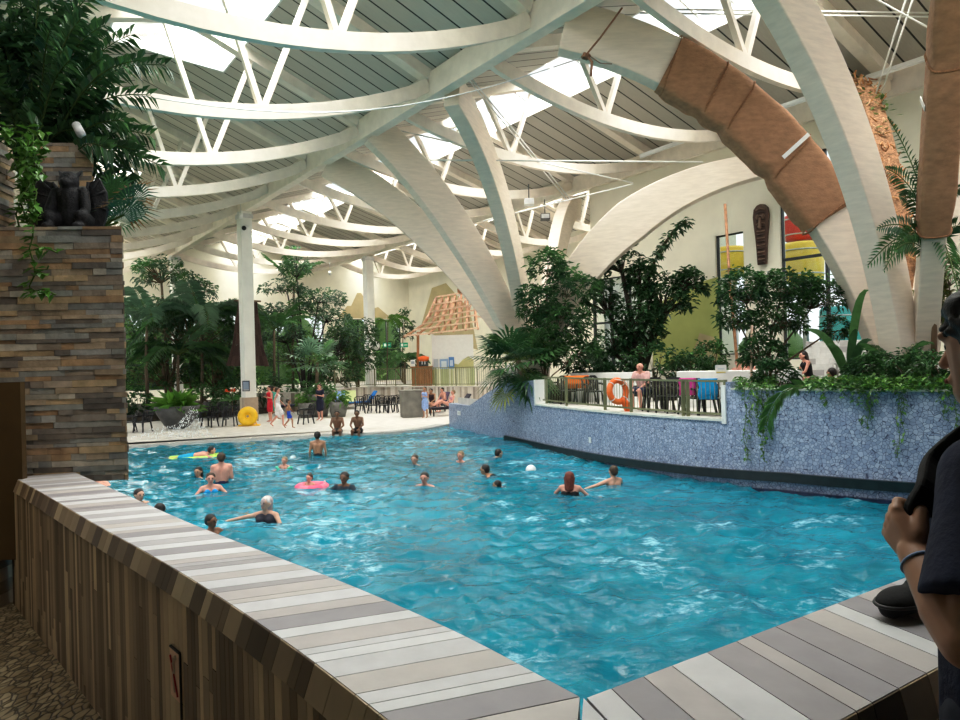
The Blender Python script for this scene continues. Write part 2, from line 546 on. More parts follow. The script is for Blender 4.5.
for bay in BAYS:
    v0, v1, mid, rise, u0, u1, lights, hw, mk = bay
    zl, zr = roof_z(bay, mid - hw), roof_z(bay, mid + hw)
    roof_plane('ceiling', v0, ZT, mid - hw, zl, u0, u1, M[mk])
    roof_plane('ceiling', mid + hw, zr, v1, ZT, u0, u1, M[mk])
    if lights[0][0] > u0 + 1:
        roof_plane('ceiling', mid - hw, zl, mid, ZT + rise, lights[1][1], lights[0][0], M[mk])
        roof_plane('ceiling', mid, ZT + rise, mid + hw, zr, lights[1][1], lights[0][0], M[mk])
        mb = MB(); k = lights[0][0]
        mb.hexa([(k - .1, mid - hw, zl), (k, mid - hw, zl), (k, mid + hw, zr), (k - .1, mid + hw, zr), (k - .1, mid - .02, ZT + rise + .8), (k, mid - .02, ZT + rise + .8), (k, mid + .02, ZT + rise + .8), (k - .1, mid + .02, ZT + rise + .8)])
        struct(mb.build('skylight_gable', M['white'], matrix=GRID, fix=True))
    for k0, k1 in lights:
        zz = max(zl, zr) + .45
        fr = MB()
        for s, z in ((-1, zl), (1, zr)):
            fr.box((k0, mid + s * hw - .06, z), (k1, mid + s * hw + .06, zz))
        fr.bar((k0, mid, zz + .5), (k1, mid, zz + .5), .12, .12)
        k = k0
        while k < k1:
            for s in (-1, 1):
                fr.bar((k, mid + s * hw, zz), (k, mid, zz + .5), .07, .09)
            k += 1.14
        struct(fr.build('skylight_frame', M['white'], matrix=GRID))
        gl = MB()
        for s in (-1, 1):
            gl.poly([(k0, mid + s * hw, zz + .01), (k1, mid + s * hw, zz + .01), (k1, mid, zz + .52), (k0, mid, zz + .52)])
        struct(gl.build('skylight_glass', M['glass'], matrix=GRID))
        # daylight above the glass
        L = bpy.data.lights.new('skylight_daylight', 'AREA'); L.shape = 'RECTANGLE'
        L.size = k1 - k0; L.size_y = hw * 2.6
        L.energy = SKYLIGHT_W * (k1 - k0) * hw * 2.6; L.color = (1, .955, .89)
        lo = bpy.data.objects.new('skylight_daylight', L); COL.objects.link(lo)
        lo.matrix_world = GRID @ Matrix.Translation(V(((k0 + k1) / 2, mid, zz + 1.2)))

# ------------------------------------------------------------------ trusses
ORD = ['nearest', 'second nearest', 'third nearest', 'fourth nearest', 'fifth nearest', 'sixth nearest', 'seventh nearest', 'eighth nearest', 'ninth nearest', 'tenth nearest', 'eleventh nearest', 'twelfth nearest']
def truss(u, bay, zend, sag, vfrac, label, group, vspread=1.25):
    v0, v1, rv = bay[0], bay[1], bay[2]
    mid, half = (v0 + v1) / 2, (v1 - v0) / 2
    t = grid_thing('roof_truss', label, 'roof truss', u, mid, ZB, group)
    N = 22
    def zb(s):                                  # s in -1..1
        return zend - sag * (1 - s * s)
    pts = [(0, half * (-1 + 2 * i / N), zb(-1 + 2 * i / N) - ZB) for i in range(N + 1)]
    pts[0] = (0, -half + .17, pts[0][2]); pts[-1] = (0, half - .17, pts[-1][2])
    mb = MB(); mb.sweep(pts, .17, .36); mb.build('bottom_chord', M['beam'], t)
    mb = MB()
    rp = [(0, y, roof_z(bay, mid + y) - ZB - .14) for y in (-half + .17, rv - mid, half - .17)]
    mb.sweep([rp[0], rp[1]], .34, .34); mb.sweep([rp[1], rp[2]], .34, .34)
    mb.build('rafter', M['beam'], t)
    for f in vfrac:
        s0 = -1 + 2 * f
        y0 = s0 * half
        for d in (-1, 1):
            y1 = y0 + d * vspread
            z1 = roof_z(bay, mid + y1) - ZB - .2
            mb = MB(); mb.bar((0, y0 + d * .05, zb(s0) - ZB + .15), (0, y1, z1), .13, .15, (1, 0, 0)); mb.build('strut', M['beam'], t)
    return t
us = [26.25, 21.7, 17.2, 12.6, 8.0, 3.5, -1.0, -5.6, -10.1, -14.7, -19.0]
for i, u in enumerate(us):
    truss(u, BAYS[0], 9.42, 1.83, (.67,), f'curved timber roof truss left of the main diagonal beam, {ORD[i]} of its row', 'roof trusses left of the main beam', 1.25)
us = [24.2, 19.6, 15.1, 10.5, 5.9, 1.4, -3.2, -7.7, -12.3, -16.8]
for i, u in enumerate(us):
    truss(u, BAYS[1], 9.42, .95, (.38,), f'shallow curved timber roof truss right of the main diagonal beam, {ORD[i]} of its row', 'roof trusses right of the main beam', 1.1)
us = [7.0, 2.4, -2.2, -6.7, -11.3, -15.8]
for i, u in enumerate(us):
    truss(u, BAYS[2], 9.42, 1.0, (.4,), f'small curved timber truss over the kiosk terrace, {ORD[i]} of its row', 'roof trusses over the kiosk terrace', .8)

# ------------------------------------------------------------------ big arch legs
def bez(b, t, fh, fv):
    b, t = V(b), V(t)
    c = V((lerp(b.x, t.x, fh), lerp(b.y, t.y, fh), lerp(b.z, t.z, fv)))
    return lambda k: b * (1 - k) ** 2 + c * 2 * k * (1 - k) + t * k * k
def arch(S, T, label, ou=0, ov=0, zb=1.25, du=0, dv=0, zt=9.35, fh=.42, fv=.80, w=.44, hs=(.65, 1.1, 1.1), mk='timber'):
    base = G(S[0] + ou, S[1] + ov, zb)
    t = thing('timber_arch', label, 'timber arch', base)
    f0 = bez(base, G(T[0] + du, T[1] + dv, zt), fh, fv)
    f = lambda k: f0(k) - base
    N = 26
    def hh(k): return lerp(hs[0], hs[1], k / .5) if k < .5 else lerp(hs[1], hs[2], (k - .5) / .5)
    mb = MB()
    mb.sweep([f(i / N) for i in range(N + 1)], w, 1, hs=[hh(i / N) for i in range(N + 1)])
    mb.build('glulam_beam', M[mk], t, bevel=.03)
    return t, f
S1 = (13.5, 5.8); S2 = (27.0, 5.75)
arch(S1, (9, .2), 'lower of the two curved cream timber arches sweeping up left to the main beam', .13, .04, 1.6, .37, 0, 9.13, .44, .73, w=.46, hs=(.75, 1.1, 1.1))
arch(S1, (13.4, .2), 'upper of the two curved cream timber arches sweeping up left to the main beam', .55, -.05, 1.35, -.17, 0, 9.3, .42, .67, w=.46, hs=(.75, 1.12, 1.1))
arch(S1, (18.1, .25), 'steep timber arch leg behind the fan palm, rising to the main beam', .1, .37, 1.12, -.28, 0, 9.14, .24, .82, w=.46, hs=(.75, 1.0, .95))
arch(S1, (18.5, V_B - .2), 'broad timber arch curving up right towards the cream wall', 1.0, -.3, 1.17, 3.5, 0, 7.72, .27, 1.06, w=.55, hs=(.9, 1.45, .5))
arch(S1, (9.2, V_B - .2), 'small timber arch in the distance above the dark green bushes', -.44, 1.3, 1.0, 1.63, 0, 8.23, .58, 1.09, w=.5, hs=(.8, 1.0, 1.0))
tg, fg = arch(S2, (22.6, .2), 'thick timber arch with a brown cloth wrapped round its middle', -.37, .23, 1.42, -.12, 0, 9.0, .25, .83, hs=(.8, 1.15, 1.1))
arch(S2, (27.1, .2), 'tall grey-faced timber arch in front of the cloth-wrapped one', .18, -.6, 1.5, -.66, 0, 9.79, .2, .67, w=.48, hs=(.65, .85, .95))
th, fh_ = arch(S2, (30.3, .6), 'nearly upright timber leg with brown cloth wrapped round its upper half', .25, .16, .9, .2, 0, 9.61, .67, .96, w=.42, hs=(.5, .55, .6))
tt, ft = arch(S2, (22.8, V_B - .2), 'timber arch overgrown with creeper and twine behind the tall arch', -.13, .76, .97, -.03, 0, 9.41, .3, 1.01, hs=(.5, .6, .6), mk='trunk_brown')
arch(S2, (27.1, V_B - .2), 'timber arch at the edge of the frame behind the cloth-wrapped upright leg', .1, .45, 1.3)

WRAP0, WRAP1 = .29, .765
def wrap(parent, f, t0, t1, w, h, name, mt, bands, N=40, r0=.06):
    mb = MB(); mb.smooth = True
    K = 20; n0 = 0
    for i in range(N + 1):
        k = lerp(t0, t1, i / N)
        p = f(k); d = (f(k + .01) - f(k - .01)).normalized()
        side = d.cross(V((0, 0, 1))).normalized(); u = side.cross(d).normalized()
        pinch = min([abs(i / N - b) for b in bands]); pin = max(0, 1 - pinch / .05)
        for q in range(K):
            a = 2 * PI * q / K
            cx, cy = math.cos(a), math.sin(a)
            sx = math.copysign(abs(cx) ** .35, cx); sy = math.copysign(abs(cy) ** .35, cy)
            nz = mnoise.noise(V((i * .35, q * .5 + math.sin(q), t0 * 50)))
            ex = r0 + .02 * nz - .012 * pin + (.06 * max(0, -cy) * (1 - pin) if cy < -.2 else 0)
            mb.v.append(p + side * sx * (w / 2 + ex) + u * sy * (h / 2 + ex))
    for i in range(N):
        for q in range(K):
            a = i * K + q; b = i * K + (q + 1) % K
            mb.face([a, b, b + K, a + K])
    c = mb.build(name, mt, parent, fix=True)
    for b in bands:
        k = lerp(t0, t1, b); p = f(k); d = (f(k + .01) - f(k - .01)).normalized()
        side = d.cross(V((0, 0, 1))).normalized(); u = side.cross(d).normalized()
        mb = MB(); ring = []
        for q in range(17):
            a = 2 * PI * q / 16; cx, cy = math.cos(a), math.sin(a)
            ring.append(p + side * math.copysign(abs(cx) ** .4, cx) * (w / 2 + r0 + .01) + u * math.copysign(abs(cy) ** .4, cy) * (h / 2 + r0 + .01) + d * (.12 * cy))
        mb.tube(ring, .022, 5); mb.build('rope', M['rope'], c)
    return c
w_g = wrap(tg, fg, WRAP0, WRAP1, .44, 1.14, 'burlap_wrap', M['burlap'], (.01, .30, .62, .76, .99))
w_h = wrap(th, fh_, .20, .98, .42, .60, 'burlap_wrap', M['burlap'], (.01, .30, .66))
def tape(parent, f, k, w, h, dk, y0, y1):
    p = f(k); d = (f(k + .01) - f(k - .01)).normalized(); side = d.cross(V((0, 0, 1))).normalized(); u = side.cross(d).normalized()
    mb = MB()
    for s_ in (-1, 1):
        mb = MB()
        q = [p + side * s_ * (w / 2 + .085) + u * h / 2 * a + d * b for a, b in ((y0, 0), (y1, dk), (y1, dk + .09), (y0, .09))]
        mb.poly(q)
        o = mb.build('white_tape', M['white_pl'], parent)
        m_ = o.modifiers.new('s', 'SOLIDIFY'); m_.thickness = .01
tape(w_g, fg, .44, .44, 1.14, .02, -.35, .98); tape(w_h, fh_, .37, .42, .60, .05, -.9, .9)
# twined trunk: creeper netting on the overgrown arch
mb = MB()
for i in range(420):
    k = rnd(.1, .97); p = ft(k)
    q = p + V((rnd(-.3, .3), rnd(-.3, .1), rnd(-.35, .35)))
    e = q + V((rnd(-.25, .25), rnd(-.15, .15), rnd(-.3, .3)))
    mb.col = vary(random.choice([(.50, .24, .10), (.62, .34, .16), (.42, .2, .1), (.7, .45, .28)]))
    mb.tube([q, (q + e) / 2 + V((rnd(-.05, .05), rnd(-.05, .05), 0)), e], .022, 4)
mb.build('twine_creeper', M['bark'], tt)
mb = MB()
for i in range(260):
    k = rnd(.45, .98); p = ft(k) + V((rnd(-.32, .32), rnd(-.4, -.1), rnd(-.35, .35)))
    d = V((rnd(-1, 1), rnd(-1, .2), rnd(-1, .3))).normalized(); s = d.cross(V((0, 0, 1))).normalized()
    mb.col = vary((.13, .22, .06)); L = rnd(.12, .25)
    mb.poly([p, p + d * L * .5 + s * .05, p + d * L, p + d * L * .5 - s * .05])
mb.build('creeper_leaves', M['leaf'], tt)
# concrete feet of the arches
for (u, v), lab in ((S1, 'concrete foot under the fan of arches behind the fan palm'), (S2, 'concrete foot under the arches behind the planted mosaic wall')):
    c = G(u, v, 0)
    mb = MB(); mb.lathe((0, 0, 0), [(.95, .1), (.9, .75), (.62, 1.15), (.55, 1.45)], 10)
    o = mb.build('arch_footing', M['concrete']); o.location = c; tag(o, lab, 'footing')

# ------------------------------------------------------------------ walls
def grid_wall(name, axis, c, a0, a1, z0, z1, holes, m, th=.3):
    mb = MB()
    for x0, y0, x1, y1 in rect_wall(mb, (a0, z0), (a1, z1), holes):
        if axis == 'v': mb.box((x0, c, y0), (x1, c + th, y1))
        else: mb.box((c - th, x0, y0), (c, x1, y1))
    return struct(mb.build(name, m, matrix=GRID))
def window(name, axis, c, a0, z0, a1, z1, nx, nz, fm='dark_metal', fw=.09, glass=True):
    def B(mb, x0, x1, y0, y1, d0, d1):
        if axis == 'v': mb.box((x0, c + d0, y0), (x1, c + d1, y1))
        else: mb.box((c - d1, x0, y0), (c - d0, x1, y1))
    root = MB()
    for i in range(nx + 1):
        x = lerp(a0, a1, i / nx); B(root, x - fw / 2, x + fw / 2, z0, z1, .08, .2)
    for i in range(nz + 1):
        z = lerp(z0, z1, i / nz); B(root, a0, a1, z - fw / 2, z + fw / 2, .08, .2)
    o = struct(root.build(name, M[fm], matrix=GRID))
    if glass:
        g = MB(); B(g, a0, a1, z0, z1, .13, .15); p = g.build('window_pane', M['glass'], o); 
    return o
# right-hand cream wall with its tall windows
w6a, w6b = onV(594, 370, V_B), onV(646, 272, V_B); W6 = (w6a[0], 1.2, w6b[0], w6b[1])
w1 = (*onV(718, 355, V_B), *onV(743, 231, V_B)); w2a = onV(783, 352, V_B); w2b = onV(872, 160, V_B)
W1 = (w1[0], min(w1[1], w1[3]), w1[2], max(w1[1], w1[3])); W2 = (w2a[0], 1.4, w2b[0], 8.1)
grid_wall('wall_right', 'v', V_B, U_STEP, 33, -1.2, 12, [W1, W2, W6], M['cream'])
window('window_1', 'v', V_B, *W1, 1, 2); window('window_6', 'v', V_B, *W6, 3, 2)
window('window_2', 'v', V_B, *W2, 2, 2)
# painted landscape on the right wall
def paint(pts, m, name, axis, c):
    mb = MB()
    mb.poly([(a, c, z) if axis == 'v' else (c, a, z) for a, z in pts])
    return struct(mb.build(name, m, matrix=GRID))
g0 = onV(640, 300, V_B); g1 = onV(718, 277, V_B); 
paint([(W6[2] + .25, 3.6), (g1[0] - 1.2, 4.3), (g1[0], onV(718, 277, V_B)[1]), (g1[0], 1.2), (W6[2] + .25, 1.2)], M['olive'], 'wall_right_green_paint', 'v', V_B - .012)
paint([(onV(688, 345, V_B)[0], 1.25), (onV(700, 333, V_B)[0], onV(700, 333, V_B)[1]), (onV(717, 338, V_B)[0], onV(717, 338, V_B)[1]), (W1[0], 1.25)], M['tan'], 'wall_right_tan_paint', 'v', V_B - .02)
# return, kiosk wall and end wall
grid_wall('wall_return', 'u', U_STEP + .3, V_B + .3, V_C, -1.2, 12, [], M['cream'])
grid_wall('wall_kiosk', 'v', V_C, U_END - .3, U_STEP + .3, -1.2, 12, [], M['cream'])
E1 = (-14.2, .1, 12.6, 5.6); E2 = (14.4, .1, 19.8, 5.4)
grid_wall('wall_end', 'u', U_END, V_LEFT - .3, V_C, -1.2, 13.5, [E1, E2], M['cream'])
window('window_3', 'u', U_END, *E1, 14, 3)
window('window_4', 'u', U_END, *E2, 4, 2)
def ev(px, py): return onU(px, py, U_END)
paint([ev(338, 318), ev(347, 306), ev(351, 306), ev(357, 293), ev(361, 293), ev(372, 309), ev(378, 307), ev(392, 319)], M['tan'], 'wall_end_painted_mountain', 'u', U_END + .012)
kv = [onV(420, 330, V_C), onV(432, 288, V_C), onV(446, 283, V_C), onV(470, 310, V_C), onV(478, 350, V_C)]
paint([(a, z) for a, z in kv], M['tan'], 'wall_kiosk_painted_mountain', 'v', V_C - .012)
# open-sided glazing on the hidden left side and above the viewing corridor: mullions only
fr = MB()
k = U_END
while k < 28:
    fr.box((k, V_LEFT - .1, -1), (k + .12, V_LEFT + .1, 9)); k += 4.5
struct(fr.build('window_5', M['white'], matrix=GRID))
# corridor where the photographer stands
mb = MB(); mb.box((33.0, -14, 3.4), (39, 12, 3.6)); mb.box((28.2, -14, 4.55), (33.0, -10.4, 4.75)); struct(mb.build('ceiling_corridor', M['tan'], matrix=GRID))
for k, (x, y, zc) in enumerate(((-3.3, 3.6, 4.55),)):  # unseen ceiling lamp added to brighten the pebble floor
    t = thing('added_fill_lamp', ('added round lamp above the slate pillar end, brightening the corridor floor', 'added round lamp above the near end of the parapet, brightening the corridor')[k], 'lamp', (x, y, zc))
    mb = MB(); mb.lathe((0, 0, -.06), [(.10, 0), (.12, .01), (.12, .06)], 20); mb.build('rim', M['white_pl'], t)
    L = bpy.data.lights.new('added_fill_light', 'SPOT'); L.energy = 90; L.spot_size = 1.5; L.spot_blend = .9; L.shadow_soft_size = .1; L.color = (1, .82, .58)
    lo = bpy.data.objects.new('added_fill_light', L); COL.objects.link(lo); lo.location = (x, y, zc - .08)
mb = MB(); mb.box((38.7, -14, 0), (39, 12, 3.4)); struct(mb.build('wall_back', M['tan'], matrix=GRID))
mb = MB(); mb.box((25, -14, 0), (39, -13.8, 4.6)); struct(mb.build('wall_corridor', M['bronze'], matrix=GRID))

# ------------------------------------------------------------------ floors
fl = MB(); prism(fl, [G(39, -14.2)[:2], G(39, 12)[:2], G(33.45, 12)[:2], G(33.45, -9.95)[:2], (-3.15, 5.2), (-3.6, 7), G(25, -14.2)[:2]], -.2, 0)
struct(fl.build('floor', M['pebble'], fix=True))
ed = [atZ(px, py, -1.0) for px, py in ((449, 424), (430, 428), (404, 431), (383, 433), (350, 434), (320, 435.5), (285, 437.5), (250, 439), (210, 441.5), (170, 444), (127, 447.5), (60, 453))]
DECK = [(p.x, p.y) for p in ed]
pts = DECK + [(-24, 21.5), G(5, -14.9)[:2], G(U_END, -14.9)[:2], G(U_END, V_C)[:2], G(5, V_C)[:2], (1.5, 30.5), (.2, 27.5)]
mb = MB(); prism(mb, pts, -2.6, -1.0); struct(mb.build('floor_pool_deck', M['deck'], fix=True))
mb = MB()
for a, b in zip(DECK, DECK[1:]):
    d = (V(b) - V(a)); n = V((-d.y, d.x)).normalized() * .55
    if n.y < 0: n = -n
    mb.poly([(a[0], a[1], -.996), (b[0], b[1], -.996), (b[0] + n.x, b[1] + n.y, -.996), (a[0] + n.x, a[1] + n.y, -.996)])
struct(mb.build('trim_pool_edge', mat('edge_tiles', (.36, .36, .35), .6, var=.25, scale=14), fix=True))
# raised kiosk terrace and its striped retaining wall
SW = [atZ(px, py, -1.0) for px, py in ((246, 413), (275, 412.5), (305, 411), (335, 408), (352, 405), (368, 403.5), (400, 403.5), (440, 404), (470, 404.5), (500, 405))]
SWP = [(p.x, p.y) for p in SW]
mb = MB(); prism(mb, SWP[3:] + [(1.2, 38), G(13.8, 5)[:2], G(U_STEP, V_B)[:2], G(U_STEP, V_C)[:2], G(U_END, V_C)[:2], G(U_END, 9)[:2]], -1.2, 0.0)
struct(mb.build('floor_kiosk_terrace', M['deck'], fix=True))
mb = MB()
def along(pts, step):
    out = []; d0 = 0
    for a, b in zip(pts, pts[1:]):
        a, b = V(a), V(b); L = (b - a).length; k = d0
        while k < L:
            out.append((a + (b - a) * (k / L), (b - a).normalized())); k += step()
        d0 = k - L
    return out
for p, d in along(SWP, lambda: rnd(.09, .2)):
    mb.col = vary(random.choice([(.46, .40, .33), (.62, .57, .5), (.33, .28, .24), (.72, .68, .62)]), .1)
    n = V((-d.y, d.x))
    mb.obox(V((p.x, p.y, -.47)), V((d.x, d.y, 0)) * .09, V((n.x, n.y, 0)) * (.06 + rnd(0, .004)), V((0, 0, .53)))
struct(mb.build('wall_striped_terrace', M['tile']))
mb = MB()
for a, b in zip(SWP, SWP[1:]):
    mb.bar((*a, .09), (*b, .09), .3, .06)
struct(mb.build('trim_terrace_coping', M['deck']))

# ------------------------------------------------------------------ mosaic wall round the wave pool
BW = [(-1.35, 29.7), (-.75, 28.2), (-.05, 26.4), (.75, 24.6), (1.5, 22.7), (2.25, 20.55), (3.05, 18.5), (3.9, 16.75), (4.8, 15.2), (6.1, 13.65), (7.6, 12.45), (9.4, 11.5), (11.5, 10.9), (14, 10.6)]
def catmull(pts, n):
    out = []
    P = [V(pts[0]) * 2 - V(pts[1])] + [V(p) for p in pts] + [V(pts[-1]) * 2 - V(pts[-2])]
    for i in range(1, len(P) - 2):
        for k in range(n):
            t = k / n
            a, b, c, d = P[i - 1], P[i], P[i + 1], P[i + 2]
            out.append(.5 * (2 * b + (c - a) * t + (2 * a - 5 * b + 4 * c - d) * t * t + (3 * b - a - 3 * c + d) * t ** 3))
    out.append(P[-2]); return out
BWS = catmull(BW, 8)
def normals(pts):
    out = []
    for i in range(len(pts)):
        d = pts[min(i + 1, len(pts) - 1)] - pts[max(i - 1, 0)]
        out.append(V((d.y, -d.x)).normalized() * -1)      # points away from the pool
    return out
BN = normals(BWS)
def px_of(p):
    q = V(p) - CAM
    return 480 + FPX * q.dot(CR) / q.y
def top_of(p):
    x = px_of((p[0], p[1], .5))
    prof = [(440, -.12), (468, -.12), (472, .0), (484, .38), (498, .72), (512, .9), (534, .97), (535, .2), (724, .24), (725, 1.06), (731, 1.06), (731.5, .90), (2000, .86)]
    for (a, za), (b, zb) in zip(prof, prof[1:]):
        if x <= b: return za + (zb - za) * max(0, (x - a)) / (b - a) if b > a else zb
    return prof[-1][1]
def strip(mb, i, za0, za1, zb0, zb1, o0, o1):
    """wall piece between samples i and i+1"""
    a, b = BWS[i], BWS[i + 1]; na, nb = BN[i], BN[i + 1]
    q = lambda p, n, o, z: (p.x + n.x * o, p.y + n.y * o, z)
    mb.hexa([q(a, na, o0, za0), q(b, nb, o0, zb0), q(b, nb, o1, zb0), q(a, na, o1, za0), q(a, na, o0, za1), q(b, nb, o0, zb1), q(b, nb, o1, zb1), q(a, na, o1, za1)])
# resample finely so that the notch has crisp ends
fine = []
for a, b in zip(BWS, BWS[1:]):
    for k in range(6): fine.append(a.lerp(b, k / 6))
BWS = fine + [BWS[-1]]; BN = normals(BWS)
wall = MB(); band = MB(); low = MB(); cop = MB()
for i in range(len(BWS) - 1):
    ta, tb = top_of(BWS[i]), top_of(BWS[i + 1])
    if abs(ta - tb) > .3: tb = ta
    x = px_of((*BWS[i], 0))
    strip(wall, i, -2.5, ta, -2.5, tb, 0, .34)
    if x > 505:
        zz = lerp(-1.04, -.78, min(1, max(0, (x - 525) / 260)))
        strip(band, i, zz - .09, zz + .09, zz - .09, zz + .09, -.10, .02)
        strip(low, i, -1.4, zz - .25, -1.4, zz - .25, -.09, .02)
    if x > 731:
        strip(cop, i, ta, ta + .035, tb, tb + .035, -.03, .37)
    elif 536 < x < 724:
        strip(cop, i, ta, ta + .05, tb, tb + .05, -.04, .38)
wb = struct(wall.build('wall_mosaic', M['mosaic'], fix=True))
struct(cop.build('trim_mosaic_coping', mat('pale_coping', (.66, .66, .60), .6, var=.06), fix=True))
struct(band.build('trim_dark_band', mat('dark_band', (.012, .02, .022), .3, var=.2), fix=True))
struct(low.build('trim_dark_tiles', mat('dark_blue_tiles', (.02, .025, .06), .2, var=.3, scale=9), fix=True))
# white reveal posts at the ends of the railing notch
for px in (535.5, 724):
    j = min(range(len(BWS)), key=lambda k: abs(px_of((*BWS[k], .5)) - px))
    p, n = BWS[j], BN[j]; d = V((n.y, -n.x))
    mb = MB(); mb.obox((p.x + n.x * .17, p.y + n.y * .17, .59), V((d.x, d.y, 0)) * .05, V((n.x, n.y, 0)) * .21, V((0, 0, .40)))
    struct(mb.build('trim_notch_post', M['white']))
# railing terrace floor and planting beds behind the wall
inner = [(p.x + n.x * .2, p.y + n.y * .2) for p, n in zip(BWS[::6], BN[::6])][3:]
mb = MB(); prism(mb, inner + [G(33, 11.6)[:2], G(U_STEP + .2, 11.6)[:2], G(14.5, 4.2)[:2]], -.4, .15)
struct(mb.build('floor_railing_terrace', M['deck'], fix=True))

# ------------------------------------------------------------------ pool: water, floor
def in_poly(x, y, P):
    c = False; j = len(P) - 1
    for i in range(len(P)):
        if (P[i][1] > y) != (P[j][1] > y) and x < (P[j][0] - P[i][0]) * (y - P[i][1]) / (P[j][1] - P[i][1]) + P[i][0]: c = not c
        j = i
    return c
POOL = [(p.x + n.x * .15, p.y + n.y * .15) for p, n in zip(BWS[::6], BN[::6])] + [G(33.2, 9)[:2], G(33.2, -9.7)[:2], (-3.4, 5.6), (-24, 20.5)] + [(x - .0, y + .4) for x, y in DECK[::-1]]
def wave(x, y):
    p = V((x, y, 0))
    a = .050 * mnoise.noise(p * .55 + V((3, 1, 0)))
    q = V((x * .9 + .4 * y, y * 1.3 - .3 * x, 1.7))
    b = .060 * (1 - 2 * abs(mnoise.noise(q * 1.05)))
    c = .046 * (1 - 2 * abs(mnoise.noise(V((x * 2.3 - y, y * 2.6 + x * .5, 4.2)))))
    d = .020 * (1 - 2 * abs(mnoise.noise(V((x * 4.6 + y, y * 5.2 - x, 2)))))
    return a + b + c + d
mb = MB(); mb.smooth = True
idx = {}
ST = .11
x0, y0 = -24.0, 1.0
def step_y(y): return .06 + .005 * y
ys = []; y = 1.2
while y < 31: ys.append(y); y += step_y(y)
NX = 330
rows = []
for r, y in enumerate(ys):
    row = []
    for c in range(NX + 1):
        s = c / NX
        xl, xr = -(.9 + y * .82), (1.2 + y * .72)
        x = lerp(xl, xr, s)
        row.append((x, y))
    rows.append(row)
def vid(r, c):
    k = (r, c)
    if k not in idx:
        x, y = rows[r][c]; idx[k] = len(mb.v); mb.v.append(V((x, y, WZ + wave(x, y))))
    return idx[k]
for r in range(len(ys) - 1):
    for c in range(NX):
        x, y = rows[r][c]; x2, y2 = rows[r + 1][c + 1]
        if in_poly((x + x2) / 2, (y + y2) / 2, POOL):
            mb.face([vid(r, c), vid(r, c + 1), vid(r + 1, c + 1), vid(r + 1, c)])
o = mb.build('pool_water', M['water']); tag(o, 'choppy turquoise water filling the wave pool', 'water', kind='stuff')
mb = MB(); prism(mb, [(-26, 0), (15, 0), (15, 12), (2, 31), (-26, 31)], -2.8, -2.5); struct(mb.build('floor_pool_bottom', M['teal']))
# ground outside and garden hedges seen through the glazing
mb = MB(); mb.poly([(-120, -40, -1.3), (120, -40, -1.3), (120, 160, -1.3), (-120, 160, -1.3)]); struct(mb.build('ground', mat('garden_lawn', (.10, .22, .04), .9, var=.3, scale=.6)))
# ------------------------------------------------------------------ parapet round the viewing corridor
PT = .9
outer = [V(p) for p in ((-.17, 1.44), (-.5, 1.875), (-.95, 2.42), (-1.40, 2.93), (-1.85, 3.42), (-2.6, 4.26), (-3.36, 5.10))]
inner_ = [V(p) for p in ((.20, 1.575), (-.09, 1.975), (-.46, 2.41), (-.94, 2.92), (-1.45, 3.47), (-2.08, 4.19), (-3.01, 5.25))]
OUT = catmull(outer, 10); INN = catmull(inner_, 10)
def plen(P):
    L = [0]
    for a, b in zip(P, P[1:]): L.append(L[-1] + (b - a).length)
    return L
def pat(P, L, s):
    s = max(0, min(1, s)) * L[-1]
    for i in range(len(P) - 1):
        if s <= L[i + 1]:
            return P[i].lerp(P[i + 1], (s - L[i]) / (L[i + 1] - L[i]))
    return P[-1].copy()
LO, LI = plen(OUT), plen(INN)
TOPC = [(.59, .59, .61), (.43, .42, .44), (.47, .44, .435), (.32, .305, .325), (.53, .50, .485), (.36, .34, .355), (.63, .635, .65)]
FACEC = [(.36, .27, .18), (.50, .39, .26), (.22, .155, .10), (.62, .50, .34), (.42, .32, .21), (.16, .11, .07), (.72, .60, .42), (.26, .19, .125)]
